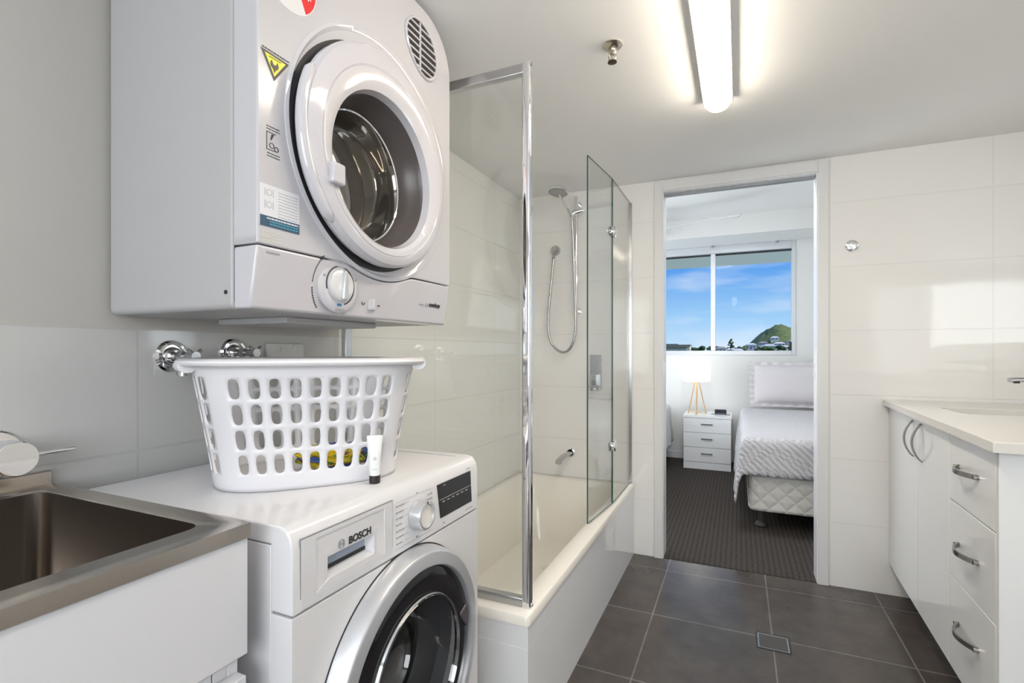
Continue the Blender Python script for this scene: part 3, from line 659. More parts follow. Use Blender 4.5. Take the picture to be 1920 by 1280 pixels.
b = B(); lathe(b, [(.158, -.09), (.235, -.12), (.235, -.42), (.05, -.44), (0, -.44)], wd, 'x', 64); link('drum', b, mat('drum_steel', (.42, .42, .44), .3, .9, bump=.0006, bscale=120), wm)
for y in (WY0+.05, WY1-.05):
    for x in (-1.12, -.68):
        b = B(); cyl(b, (x, y, 0), (x, y, .022), .018); link('foot', b, BLACKM, wm)

# ------------------------------------------------------------------ laundry basket on the machine
bc = (-.880, .846); ROT = math.radians(-40); H0, H1 = WT+.001, 1.098
def sup(a, hx, hy, n=3.0):
    cx_, sy_ = math.cos(a), math.sin(a)
    return (hx*math.copysign(abs(cx_)**(2/n), cx_), hy*math.copysign(abs(sy_)**(2/n), sy_))
TAB = []; acc = 0; pv = None
for i in range(721):
    a = 2*PI*i/720; p = sup(a, .172, .226)
    if pv: acc += math.hypot(p[0]-pv[0], p[1]-pv[1])
    TAB.append((acc, a)); pv = p
def ang(u):
    s_ = (u % 1)*acc; lo, hi = 0, 720
    while hi-lo > 1:
        mid = (lo+hi)//2
        if TAB[mid][0] <= s_: lo = mid
        else: hi = mid
    f_ = (s_-TAB[lo][0])/max(1e-9, TAB[hi][0]-TAB[lo][0]); return TAB[lo][1]+(TAB[hi][1]-TAB[lo][1])*f_
def BS(u, h):
    k = h**1.12; hx = .146+.042*k; hy = .184+.040*k; p = sup(ang(u), hx, hy)
    c_, s_ = math.cos(ROT), math.sin(ROT)
    return (bc[0]+p[0]*c_-p[1]*s_, bc[1]+p[0]*s_+p[1]*c_, H0+(H1-H0)*h)
lbk = root('laundry_basket', (bc[0], bc[1], WT), 'white plastic laundry basket with oval slots standing on the washing machine', 'laundry basket')
b = B(); NC = 36; rows = [(0, .12, 0), (.12, .315, 1), (.315, .51, 1), (.51, .71, 1), (.71, .905, 1), (.905, 1.0, 0)]
cache = {}
def V(u, h):
    k = (round((u % 1), 6), round(h, 6))
    if k[0] == 1.0: k = (0.0, k[1])
    if k not in cache: cache[k] = b.verts.new(BS(u, h))
    return cache[k]
def slotcell(u0, u1, h0, h1, fu=.30, fh=.42):
    N = 24; um, hm = (u0+u1)/2, (h0+h1)/2; du, dh = (u1-u0), (h1-h0)
    outer = []; 
    for i in range(4): outer.append((u0+du*i/4, h0))
    for i in range(4): outer.append((u1, h0+dh*i/4))
    for i in range(4): outer.append((u1-du*i/4, h1))
    for i in range(4): outer.append((u0, h1-dh*i/4))
    inner = []
    for (u_, h_) in outer:
        x_ = (u_-um)/(du/2); y_ = (h_-hm)/(dh/2)
        a = math.atan2(y_, x_); cx_, sy_ = math.cos(a), math.sin(a)
        inner.append((um+du*fu*math.copysign(abs(cx_)**.72, cx_), hm+dh*fh*math.copysign(abs(sy_)**.72, sy_)))
    ov = [V(*p) for p in outer]; iv = [b.verts.new(BS(*p)) for p in inner]
    for i in range(16):
        j = (i+1) % 16; b.faces.new((ov[i], ov[j], iv[j], iv[i]))
def solid(u0, u1, h0, h1, nh=4, nu=4):
    for i in range(nu):
        for j in range(nh):
            ua, ub = u0+(u1-u0)*i/nu, u0+(u1-u0)*(i+1)/nu; ha, hb = h0+(h1-h0)*j/nh, h0+(h1-h0)*(j+1)/nh
            b.faces.new((V(ua, ha), V(ub, ha), V(ub, hb), V(ua, hb)))
for c_ in range(NC):
    u0, u1 = (c_-.5)/NC, (c_+.5)/NC
    q_ = c_ % 18; corner = q_ in (5, 13); end = 6 <= q_ <= 12
    for (h0, h1, k) in rows:
        if k and not corner and not (end and h0 > .65): slotcell(u0, u1, h0, h1, .29, .40)
        elif end and .65 < h0 < .8: slotcell(u0, u1, .71, .905, .36, .47)
        else: solid(u0, u1, h0, h1)
body = link('basket_wall', b, mat('white_basket_plastic', (.76, .755, .79), .25), lbk, angle=60)
sd = body.modifiers.new('solid', 'SOLIDIFY'); sd.thickness = .0028; sd.offset = -1
b = B(); R = [vring(b, [BS(i/80, 0) for i in range(80)]), vring(b, [(bc[0]+(BS(i/80, 0)[0]-bc[0])*.96, bc[1]+(BS(i/80, 0)[1]-bc[1])*.96, H0+.003) for i in range(80)])]
rings_faces(b, R, cap0=True, cap1=True); link('basket_floor', b, MATS['white_basket_plastic'], lbk)
b = B()
pts = []
for i in range(120):
    p = BS(i/120, 1.0); d = Vector((p[0]-bc[0], p[1]-bc[1], 0)).normalized()
    pts.append(Vector(p)+d*.010+Vector((0, 0, .001)))
tube(b, pts, .0080, 12, closed=True, r2=.0155, up=(0, 0, 1)); rim = link('rim', b, MATS['white_basket_plastic'], lbk)
for e_ in (9, 27):
    b = B(); pts = []
    for i in range(22):
        p = BS((e_-2.7+5.4*i/21)/NC, 1.0); d = Vector((p[0]-bc[0], p[1]-bc[1], 0)).normalized()
        pts.append(Vector(p)+d*.011+Vector((0, 0, -.005)))
    tube(b, pts, .0130, 14, r2=.0165, up=(0, 0, 1)); link('handle', b, MATS['white_basket_plastic'], lbk)
# colourful bundle in the basket
m = bpy.data.materials.new('swirled_colour_fabric'); m.use_nodes = True; t = m.node_tree; bs = t.nodes['Principled BSDF']; bs.inputs['Roughness'].default_value = .4
c = t.nodes.new('ShaderNodeTexCoord'); w = t.nodes.new('ShaderNodeTexWave'); w.inputs['Scale'].default_value = 9; w.inputs['Distortion'].default_value = 9; w.inputs['Detail'].default_value = 2; w.inputs['Detail Scale'].default_value = 2.2
w.bands_direction = 'Z'; t.links.new(c.outputs['Object'], w.inputs['Vector']); r = t.nodes.new('ShaderNodeValToRGB'); t.links.new(w.outputs['Fac'], r.inputs[0]); r.color_ramp.interpolation = 'CONSTANT'
r.color_ramp.elements[0].color = (.75, .52, .01, 1); r.color_ramp.elements[1].position = .9; r.color_ramp.elements[1].color = (.05, .12, .4, 1)
for p_, c_ in ((.22, (.05, .28, .03, 1)), (.42, (.8, .62, .03, 1)), (.58, (.5, .03, .03, 1)), (.72, (.03, .2, .1, 1)), (.82, (.03, .04, .1, 1))): q = r.color_ramp.elements.new(p_); q.color = c_
t.links.new(r.outputs[0], bs.inputs['Base Color'])
b = B(); bmesh.ops.create_icosphere(b, subdivisions=5, radius=1)
for v in b.verts:
    d = v.co.copy(); nse = 1+.10*math.sin(7*d.x+3*d.y)+.08*math.sin(11*d.z+5*d.x)+.05*math.sin(19*d.y)
    v.co = Vector((-.835+.040*d.x*nse+.055*d.y, .885+.060*d.y*nse-.02*d.x, WT+.034+max(-.026, .028*d.z*nse)))
tag(link('cloth_bundle', b, m, origin=(-.835, .885, WT+.01), angle=180), 'bundle of yellow, green, blue and red swirled material inside the laundry basket', 'cloth')

# hand cream tube
tb = root('cream_tube', (-.683, .83, WT), 'small white squeeze tube standing on its black cap in front of the basket', 'tube')
b = B(); R = []
for z, rx, ry in ((.0165, .0105, .0105), (.030, .0115, .0115), (.050, .0105, .0125), (.070, .0075, .014), (.085, .0040, .0152), (.092, .0018, .0158), (.098, .0016, .0158)):
    R.append(vring(b, [(-.683+rx*math.cos(a)*.64+ry*math.sin(a)*.77, .83-rx*math.cos(a)*.77+ry*math.sin(a)*.64, WT+z) for a in [2*PI*i/28 for i in range(28)]]))
rings_faces(b, R, cap0=True, cap1=True); link('tube_body', b, mat('tube_white', (.82, .84, .84), .3), tb)
b = B(); lathe(b, [(0, 0), (.0105, 0), (.0112, .002), (.0112, .0165), (0, .0165)], (-.683, .83, WT), 'z', 32); link('cap', b, mat('cap_black', (.02, .012, .015), .3), tb)
b = B()
d1 = Vector((.64, -.77, 0)); 
lathe(b, [(.0022, 0), (.0032, 0), (.0032, .0006), (.0022, .0006)], Vector((-.683, .83, WT+.052))+d1*.0108, tri(d1), 20)
q = Vector((-.683, .83, WT+.030))+d1*.0112; s1 = Vector((.77, .64, 0))
tube(b, [q-s1*.004, q+s1*.004], .0006, 6); link('tube_emblem', b, GREYINK, tb)

# ------------------------------------------------------------------ stainless laundry tub and cabinet
TY0, TY1, TX0, TX1, TZ = -.06, .522, -1.215, -.658, .868
tu = root('laundry_tub', (-.94, .23, .6), 'brushed stainless steel laundry tub set in a white cabinet by the washing machine', 'laundry sink')
b = B()
def tring(x0, x1, y0, y1, r, z): return vring(b, [(p[0], p[1], z) for p in rrect(x0, x1, y0, y1, r, 6)])
IX0, IX1, IY0, IY1 = -1.160, -.712, -.01, .488
rings_faces(b, [tring(TX0, TX1, TY0, TY1, .001, TZ-.021), tring(TX0, TX1, TY0, TY1, .001, TZ), tring(IX0-.003, IX1+.003, IY0-.003, IY1+.003, .033, TZ), tring(IX0, IX1, IY0, IY1, .030, TZ-.003)]); link('rim', b, STEEL, tu, angle=50)
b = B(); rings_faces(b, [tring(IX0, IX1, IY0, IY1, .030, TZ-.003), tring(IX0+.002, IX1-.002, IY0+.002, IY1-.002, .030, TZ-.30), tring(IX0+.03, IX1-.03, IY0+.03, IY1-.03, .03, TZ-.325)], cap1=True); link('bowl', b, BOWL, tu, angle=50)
b = B(); box(b, XL+.001, XL+.016, TY0, TY1, TZ-.01, TZ+.024); link('splash_upstand', b, STEEL, tu, bevel=.002)
b = B(); lathe(b, [(0, .0), (.034, .0), (.036, .003), (.03, .003)], ((IX0+IX1)/2, (IY0+IY1)/2, TZ-.325), 'z', 32); link('waste', b, CHROME, tu)
cb = root('laundry_cabinet', (-.94, .23, 0), 'white laminate cabinet carrying the stainless laundry tub', 'cabinet')
b = B(); box(b, -.680, -.662, TY0+.002, TY1-.002, .674, TZ-.022); link('fascia', b, LAMINATE_B, cb, bevel=.002)
b = B(); box(b, -1.21, -.682, TY1-.020, TY1-.004, .0, TZ-.023); link('side_panel', b, LAMINATE_B, cb, bevel=.001)
b = B(); box(b, -1.21, -.682, TY0+.004, TY0+.020, .0, TZ-.023); link('side_panel', b, LAMINATE_B, cb, bevel=.001)
b = B(); box(b, -.699, -.683, .235, .478, .10, .668); link('door', b, LAMINATE_B, cb, bevel=.0015)
b = B(); box(b, -.699, -.683, TY0+.024, .231, .10, .668); link('door', b, LAMINATE_B, cb, bevel=.0015)
b = B(); box(b, -.70, -.684, .4805, .502, .0, .672); link('door_stile', b, LAMINATE_B, cb, bevel=.001)
b = B(); box(b, -.683, -.66, .44, .516, .60, .645); link('door_pull', b, LAMINATE_B, cb, bevel=.002)
b = B(); box(b, -.74, -.73, TY0+.02, TY1-.02, 0, .10); link('kickboard', b, LAMINATE_B, cb)
# mixer tap over the tub
tp = root('wall_mixer_tap', (XL, .442, .935), 'chrome wall mixer tap with pin lever above the laundry tub', 'tap')
b = B(); lathe(b, [(0, 0), (.042, 0), (.043, .003), (.040, .006), (0, .006)], (XL, .442, .935), 'x', 48); link('wall_plate', b, CHROME, tp)
b = B(); lathe(b, [(.030, .006), (.030, .052), (.0285, .053), (.0285, .055), (.0300, .056), (.0300, .088), (.0285, .090), (0, .090)], (XL, .442, .935), 'x', 48); link('tap_body', b, CHROME, tp)
b = B(); tube(b, [(XL+.072, .468, .936), (XL+.072, .532, .938)], .0036, 12); link('lever', b, CHROME, tp)
# machine taps and power point
for i, (y, z, lab) in enumerate(((.753, 1.109, 'chrome machine tap with round wall flange left of the basket handle'), (.912, 1.117, 'second chrome machine tap on the tiles, nearer the power point'))):
    mt = root('washing_machine_tap', (XL, y, z), lab, 'tap', 'machine taps behind the laundry basket')
    b = B(); lathe(b, [(0, 0), (.037, 0), (.0375, .004), (.033, .010), (.027, .0105), (.0265, .006), (.022, .006), (.020, .014), (.014, .020), (0, .020)], (XL, y, z), 'x', 48); link('flange', b, CHROME, mt)
    b = B(); tube(b, [(XL+.018, y, z), (XL+.080, y, z)], .0095, 14); lathe(b, [(0, .036), (.014, .036), (.014, .056), (0, .056)], (XL, y, z), 'x', 6); link('valve_body', b, CHROME_S, mt)
    b = B(); tube(b, [(XL+.046, y, z), (XL+.046, y, z-.045)], .009, 12); lathe(b, [(0, -.045), (.0125, -.045), (.0125, -.030), (0, -.030)], (XL+.046, y, z), 'z', 12); link('outlet', b, CHROME_S, mt)
    b = B(); tube(b, [(XL+.080, y, z), (XL+.092, y, z)], .011, 12)
    for k in range(4): 
        a = PI/4+k*PI/2; tube(b, [(XL+.086, y, z), (XL+.086, y+.022*math.cos(a), z+.022*math.sin(a))], .0042, 8)
    link('tap_handle', b, CHROME_S, mt)
po = root('power_point', (XL, 1.077, 1.107), 'white double power point on the tiled wall behind the basket', 'power outlet')
b = B(); prism(b, rrect(1.012, 1.142, 1.070, 1.144, .006), XL, XL+.010); link('plate', b, mat('outlet_white', (.70, .70, .68), .35), po, bevel=.002)
for y in (1.045, 1.108):
    b = B(); lathe(b, [(.008, .010), (.0095, .0115), (.011, .010)], (XL, y, 1.128), 'x', 24); box(b, XL+.010, XL+.0125, y+.012, y+.02, 1.118, 1.134); link('switch', b, MATS['outlet_white'], po)

# ------------------------------------------------------------------ bath
BY0 = 1.285; BR = .392; SKX = -.53
ba = root('bathtub', (-.875, 2.05, 0), 'cream acrylic bath built in behind the glass screens', 'bathtub')
b = B()
def bring(x0, x1, y0, y1, r, z): return vring(b, [(p[0], p[1], z) for p in rrect(x0, x1, y0, y1, r, 8)])
R = [bring(XL+.002, SKX+.004, BY0-.004, YF-.002, .012, BR-.030), bring(XL+.002, SKX+.004, BY0-.004, YF-.002, .012, BR-.004), bring(XL+.006, SKX, BY0, YF-.006, .010, BR),
     bring(XL+.055, SKX-.060, BY0+.10, YF-.075, .10, BR), bring(XL+.062, SKX-.068, BY0+.108, YF-.083, .10, BR-.008), bring(XL+.085, SKX-.085, BY0+.17, YF-.12, .13, BR-.20),
     bring(XL+.11, SKX-.11, BY0+.24, YF-.16, .13, .06), bring(XL+.16, SKX-.16, BY0+.30, YF-.22, .12, .035)]
rings_faces(b, R, cap1=True); link('tub_shell', b, BATH, ba, angle=50)
b = B(); lathe(b, [(0, .001), (.024, .001), (.026, .003), (0, .004)], (SKX-.35, YF-.45, .035), 'z', 24); link('waste', b, CHROME, ba)
b = B(); tube(b, [(SKX-.083, 1.75, .318), (SKX-.092, 1.75, .318)], .004, 8); link('screw_cover', b, GREYINK, ba)
SK = tile_mat('bath_skirt_tile', (.88, .89, .91), (.93, .93, .93), (1, 2), (1.28, .30), .60, .305, .003, .06, wavy=.0004)
b = B(); box(b, SKX-.022, SKX, BY0, YF, 0, BR-.030); sk = struct('trim_5', b, SK, smooth=False)
SK2 = tile_mat('bath_end_tile', (.84, .84, .85), (.93, .93, .93), (0, 2), (-.53, .30), .60, .305, .003, .08, wavy=.0004)
b = B(); box(b, XL, SKX-.022, BY0, BY0+.022, 0, BR-.030); box(b, SKX-.022, SKX, BY0-.001, BY0, 0, BR-.030); struct('trim_6', b, SK2, smooth=False)

# glass screens
def pane_obj(name, b, parent): return link(name, b, [GLASS, GLASSEDGE], parent, smooth=False)
def pane_box(b, x0, x1, y0, y1, z0, z1):
    """thin glass pane; the narrow edges use the dark green edge material"""
    thin = 0 if (x1-x0) < (y1-y0) else 1
    box(b, x0, x1, y0, y1, z0, z1)
    b.faces.ensure_lookup_table()
    for f in b.faces:
        f.normal_update(); f.material_index = 0 if abs(f.normal[thin]) > .9 else 1
sc = root('shower_return_screen', (-.88, 1.33, BR), 'chrome framed fixed glass panel across the near end of the bath', 'glass screen')
b = B(); pane_box(b, XL+.012, -.560, 1.327, 1.333, BR+.022, 1.922); pane_obj('glass_pane', b, sc)
b = B(); box(b, XL+.012, -.560, 1.318, 1.342, 1.912, 1.940); link('top_rail', b, CHROME_S, sc, bevel=.002)
b = B(); box(b, XL+.012, -.560, 1.318, 1.342, BR, BR+.026); link('bottom_rail', b, CHROME_S, sc, bevel=.002)
b = B(); box(b, XL+.001, XL+.016, 1.316, 1.344, BR, 1.940); link('wall_channel', b, CHROME_S, sc, bevel=.002)
b = B(); prism(b, rrect(-.563, -.537, 1.317, 1.343, .006, 4), BR, 1.942, 'xy'); link('corner_post', b, CHROME, sc)
b = B(); lathe(b, [(0, 0), (.005, 0), (.005, .003), (0, .004)], (-.537, 1.324, 1.934), 'x', 12); link('screw_cap', b, CHROME_S, sc)
b = B(); lathe(b, [(0, 0), (.005, 0), (.005, .003), (0, .004)], (-.537, 1.330, BR+.008), 'x', 12); link('screw_cap', b, CHROME_S, sc)
fx = root('fixed_glass_panel', (-.55, 2.61, BR), 'frameless fixed glass panel on the bath edge against the far tiled wall', 'glass screen')
b = B(); pane_box(b, -.553, -.547, 2.392, YF-.008, BR+.004, 1.944); pane_obj('glass_pane', b, fx)
b = B(); box(b, -.560, -.540, YF-.014, YF-.001, BR, 1.944); link('wall_channel', b, CHROME_S, fx)
dg = root('glass_shower_door', (-.55, 2.388, BR), 'frameless hinged glass bath screen leaf, nearer the camera, on two chrome hinges', 'glass door')
b = B(); pane_box(b, -.553, -.547, 2.058, 2.384, BR+.006, 1.944)
bmesh.ops.rotate(b, verts=b.verts, cent=(-.55, 2.388, 0), matrix=Matrix.Rotation(math.radians(-5.0), 3, 'Z')); pane_obj('glass_pane', b, dg)
for z in (1.692, .670):
    b = B()
    for s in (-1, 1): 
        lathe(b, [(0, 0), (.023, 0), (.023, .008), (.018, .012), (0, .012)], (-.55+s*.0035, 2.402, z), 'x' if s > 0 else Matrix(((0,0,-1),(1,0,0),(0,-1,0))), 28, sx=.9, sy=1.2)
        lathe(b, [(0, 0), (.018, 0), (.018, .008), (0, .010)], (-.5515+s*.0035, 2.373, z), 'x' if s > 0 else Matrix(((0,0,-1),(1,0,0),(0,-1,0))), 28, sx=.8, sy=1.3)
    link('hinge', b, CHROME, dg)

# shower rail, hose, head
sh = root('hand_shower', (-.85, YF, 1.32), 'chrome hand shower on a sliding rail with looping hose on the far wall', 'shower')
RX, RY = -.848, YF-.05
b = B(); tube(b, [(RX, RY, 1.31), (RX, RY, 2.005)], .0105, 18); link('rail', b, CHROME, sh)
for z in (1.352, 1.97):
    b = B(); tube(b, [(RX, RY, z), (RX, YF-.004, z)], .010, 14); lathe(b, [(0, 0), (.019, 0), (.019, .006), (0, .006)], (RX, YF-.007, z), 'y', 20); link('rail_bracket', b, CHROME, sh)
b = B(); tube(b, [(RX-.018, RY-.022, 1.900), (RX-.004, RY-.016, 1.912), (RX+.034, RY-.006, 1.920)], .015, 14); lathe(b, [(.0108, -.020), (.018, -.020), (.018, .020), (.0108, .020)], (RX, RY, 1.915), 'z', 20); tube(b, [(RX+.034, RY-.006, 1.92), (RX+.048, RY-.004, 1.922)], .009, 12); link('slider', b, CHROME, sh)
hp = [(RX-.020, RY-.035, 1.888), (RX-.026, RY-.085, 1.925), (RX-.034, RY-.150, 1.962), (RX-.036, RY-.185, 1.985)]
b = B(); P_ = cr_pts(hp, 6); tube(b, P_, [.0105+.004*i/len(P_) for i in range(len(P_))], 14); link('handset_grip', b, CHROME, sh)
hc = Vector((RX-.038, RY-.205, 1.985)); hn = Vector((-.10, -.22, -1)).normalized()
b = B(); lathe(b, [(0, -.018), (.03, -.017), (.050, -.010), (.057, 0), (.057, .008), (.052, .011)], hc, tri(hn), 40); link('shower_head', b, CHROME, sh)
b = B(); lathe(b, [(.052, .010), (.035, .0125), (.033, .010), (.015, .0125), (0, .0125)], hc, tri(hn), 40)
for rr_, n_ in ((.043, 18), (.024, 10)):
    for k in range(n_):
        a = 2*PI*k/n_; M_ = tri(hn); p_ = hc+M_@Vector((rr_*math.cos(a), rr_*math.sin(a), .011)); lathe(b, [(.0022, 0), (.0018, .003), (0, .003)], p_, M_, 6)
link('spray_face', b, mat('spray_grey', (.42, .42, .42), .35), sh)
hose = [(RX-.016, RY-.030, 1.880), (RX-.013, RY-.020, 1.78), (RX-.010, RY-.010, 1.60), (RX-.004, RY-.008, 1.42), (RX-.001, RY-.006, 1.28), (RX-.012, RY-.006, 1.185), (RX-.050, RY-.006, 1.125), (RX-.098, RY-.006, 1.122), (RX-.150, RY-.005, 1.175), (RX-.170, RY, 1.27), (RX-.163, RY+.005, 1.42), (RX-.150, RY+.012, 1.57), (RX-.143, RY+.016, 1.665)]
b = B(); tube(b, cr_pts(hose, 10), .0075, 12); link('hose', b, mat('hose_chrome', (.50, .51, .52), .22, 1, bump=.0004, bscale=500), sh)
b = B(); lathe(b, [(0, 0), (.030, 0), (.030, .010), (.024, .026), (0, .028)], (RX-.141, YF, 1.717), Matrix(((1,0,0),(0,0,-1),(0,1,0))), 32); tube(b, [(RX-.141, YF-.022, 1.71), (RX-.143, RY+.016, 1.665)], .0095, 12); link('wall_outlet', b, CHROME_S, sh)
mxr = root('bath_mixer', (-.744, YF, 1.0), 'rectangular chrome bath mixer plate with lever seen through the glass', 'tap')
b = B(); prism(b, rrect(-.778, -.712, .902, 1.102, .004, 3), YF-.010, YF, 'xz'); link('wall_plate', b, CHROME_S, mxr, bevel=.002)
b = B(); box(b, -.762, -.728, YF-.055, YF-.010, .925, .990); link('mixer_body', b, CHROME, mxr, bevel=.004)
b = B(); box(b, -.756, -.734, YF-.085, YF-.040, .900, .918); link('lever', b, CHROME, mxr, bevel=.003)
sp_ = root('bath_spout', (-.897, YF, .524), 'chrome bath spout projecting from the far wall over the tub', 'spout')
b = B(); lathe(b, [(0, 0), (.026, 0), (.026, .006), (.020, .008)], (-.897, YF, .530), Matrix(((1,0,0),(0,0,-1),(0,1,0))), 28); link('flange', b, CHROME, sp_)
b = B(); tube(b, cr_pts([(-.897, YF-.005, .530), (-.900, YF-.10, .530), (-.903, YF-.17, .522), (-.904, YF-.20, .508)], 6), .0115, 14, r2=.019, up=(0, 0, 1)); link('spout_body', b, CHROME_S, sp_)

# robe hook
hk = root('robe_hook', (.487, YF, 1.62), 'small round chrome robe hook on the tiled wall right of the doorway', 'hook')
MY = Matrix(((1,0,0),(0,0,-1),(0,1,0)))
b = B(); lathe(b, [(0, 0), (.027, 0), (.027, .005), (.024, .007), (0, .007)], (.487, YF, 1.62), MY, 32); link('wall_disc', b, CHROME, hk)
b = B(); lathe(b, [(0, .007), (.008, .007), (.007, .028), (.012, .032), (.012, .038), (0, .040)], (.485, YF, 1.62), MY, 24); link('peg', b, CHROME, hk)

# floor waste
dn = root('floor_waste', (.121, 2.181, 0), 'square tile insert floor drain with a dark and metal frame', 'drain')
b = B()
for k, (o_, i_) in enumerate(((.060, .055),)):
    for (x0, x1, y0, y1) in ((-o_, o_, -o_, -i_), (-o_, o_, i_, o_), (-o_, -i_, -i_, i_), (i_, o_, -i_, i_)): box(b, .121+x0, .121+x1, 2.181+y0, 2.181+y1, -.01, .0012)
link('frame', b, BLACKM, dn, smooth=False)
b = B(); o_, i_ = .053, .049
for (x0, x1, y0, y1) in ((-o_, o_, -o_, -i_), (-o_, o_, i_, o_), (-o_, -i_, -i_, i_), (i_, o_, -i_, i_)): box(b, .121+x0, .121+x1, 2.181+y0, 2.181+y1, -.01, .0016)
link('metal_edge', b, CHROME_S, dn, smooth=False)
b = B(); box(b, .121-i_, .121+i_, 2.181-i_, 2.181+i_, -.01, .0012); link('tile_insert', b, mat('insert_tile', (.062, .054, .048), .3), dn, smooth=False)

# ------------------------------------------------------------------ vanity
def vx(y): return .5655+(y-1.6)*.0345          # front edge runs very slightly out of parallel with the wall
va = root('vanity_cabinet', (.85, 2.2, 0), 'white gloss wall hung bathroom vanity cabinet with bow handles', 'cabinet')
def vquad(b, y0, y1, z0, z1, off0, off1):
    p = [(vx(y0)+off0, y0), (vx(y1)+off0, y1), (vx(y1)+off1, y1), (vx(y0)+off1, y0)]
    prism(b, p, z0, z1, 'xy')
b = B(); prism(b, [(vx(1.652)+.042, 1.652), (vx(YF)+.042, YF-.001), (XR-.001, YF-.001), (XR-.001, 1.652)], .150, .775, 'xy'); prism(b, [(vx(1.652)+.042, 1.652), (vx(YF)+.042, YF-.001), (vx(YF)+.058, YF-.001), (vx(1.652)+.058, 1.652)], .775, .872, 'xy'); link('carcass', b, LAMINATE, va, smooth=False)
b = B(); prism(b, [(vx(1.65)+.022, 1.636), (XR-.001, 1.636), (XR-.001, 1.652), (vx(1.65)+.022, 1.652)], .146, .874, 'xy'); link('end_panel', b, LAMINATE, va, bevel=.001)
b = B(); vquad(b, 2.752, YF-.002, .148, .868, .024, .041); link('filler_strip', b, LAMINATE, va, smooth=False)
def bow(b, p0, p1, out, w, th):
    """flat arched handle between two points, bulging along out"""
    p0, p1, out = Vector(p0), Vector(p1), Vector(out); L = (p1-p0); side = L.cross(out).normalized()
    N_ = 18; R = []
    for i in range(N_+1):
        t_ = i/N_; h_ = math.sin(PI*t_)**.75
        c_ = p0+L*t_+out*h_; dt = (L+out*(PI*math.cos(PI*t_)*.75)).normalized(); nn_ = side.cross(dt).normalized()
        R.append(vring(b, [c_+side*w+nn_*th, c_-side*w+nn_*th, c_-side*w-nn_*th, c_+side*w-nn_*th]))
    rings_faces(b, R, cap0=True, cap1=True)
for (y0, y1, yh) in ((2.3545, 2.7495, 2.412), (2.0, 2.3515, 2.300)):
    b = B(); vquad(b, y0, y1, .146, .868, .022, .041); d_ = link('door', b, LAMINATE, va, bevel=.0012)
    b = B(); x_ = vx(yh)+.022; bow(b, (x_, yh, .716), (x_, yh, .855), (-.030, 0, 0), .006, .0028); link('handle', b, NICKEL, d_)
for (z0, z1, zh) in ((.6645, .868, .778), (.4325, .6615, .546), (.146, .4295, .309)):
    b = B(); vquad(b, 1.655, 1.9965, z0, z1, .022, .041); d_ = link('drawer', b, LAMINATE, va, bevel=.0012)
    b = B(); bow(b, (vx(1.775)+.022, 1.765, zh), (vx(1.925)+.022, 1.915, zh), (-.030, 0, 0), .0068, .0028); link('handle', b, NICKEL, d_)
    for y_ in (1.765, 1.915):
        b = B(); tube(b, [(vx(y_)+.0225, y_, zh), (vx(y_)+.010, y_, zh)], .006, 10); link('handle_post', b, NICKEL, d_)
b = B(); prism(b, [(.74, 1.70), (.74, YF-.001), (XR-.001, YF-.001), (XR-.001, 1.70)], 0, .150, 'xy'); link('plinth', b, mat('plinth_tile', (.74, .73, .71), .2), va, smooth=False)
# stone top with an undermount basin
ct = root('vanity_benchtop', (.85, 2.2, .874), 'pale stone benchtop over the white vanity', 'benchtop')
bx0, bx1, by0, by1 = .722, .985, 2.285, 2.515
outer = [(vx(1.60), 1.60), (XR-.001, 1.60), (XR-.001, YF-.001), (vx(YF), YF-.001)]
inner = rrect(bx0, bx1, by0, by1, .04, 5)
b = B()
def resample(poly, c, n=48, extra=()):
    an = sorted(set([round(2*PI*i/n, 5) for i in range(n)]+[round(math.atan2(p[1]-c[1], p[0]-c[0]) % (2*PI), 5) for p in extra])); out = []
    for a in an:
        d = Vector((math.cos(a), math.sin(a))); best = 9
        for i in range(len(poly)):
            p = Vector(poly[i])-Vector(c); q = Vector(poly[(i+1) % len(poly)])-Vector(c); e_ = q-p; den = d.x*e_.y-d.y*e_.x
            if abs(den) < 1e-9: continue
            t_ = (p.x*e_.y-p.y*e_.x)/den; u_ = (p.x*d.y-p.y*d.x)/den
            if t_ > 0 and -1e-5 <= u_ <= 1+1e-5: best = min(best, t_)
        out.append((c[0]+d.x*best, c[1]+d.y*best))
    return out
cc = ((bx0+bx1)/2, (by0+by1)/2); OO = resample(outer, cc, 48, outer); II = resample(inner, cc, 48, outer)
rings_faces(b, [vring(b, [(x, y, .874) for x, y in II]), vring(b, [(x, y, .900) for x, y in II]), vring(b, [(x, y, .900) for x, y in OO]), vring(b, [(x, y, .874) for x, y in OO])])
b.verts.ensure_lookup_table()
link('slab', b, STONE, ct, bevel=.002)
b = B(); I2 = [(cc[0]+(x-cc[0])*1.02, cc[1]+(y-cc[1])*1.02) for x, y in II]
rings_faces(b, [vring(b, [(x, y, .8735) for x, y in I2]), vring(b, [(cc[0]+(x-cc[0])*.95, cc[1]+(y-cc[1])*.95, .80) for x, y in II]), vring(b, [(cc[0]+(x-cc[0])*.7, cc[1]+(y-cc[1])*.7, .778) for x, y in II])], cap1=True)
tag(link('basin', b, mat('basin_ceramic', (.82, .81, .78), .1), origin=(cc[0], cc[1], .80), angle=50), 'white ceramic basin sunk into the vanity benchtop', 'basin')
bt = root('basin_spout', (XR, 2.38, 1.02), 'slim chrome wall spout reaching in over the vanity basin', 'tap')
b = B(); tube(b, [(XR-.001, 2.38, 1.020), (.905, 2.38, 1.020), (.885, 2.38, 1.018)], .0085, 14, r2=.016, up=(0, 0, 1)); link('spout_body', b, CHROME_S, bt)
b = B(); tube(b, [(.905, 2.38, 1.013), (.905, 2.38, 1.007)], .009, 16); link('aerator', b, BLACKM, bt)
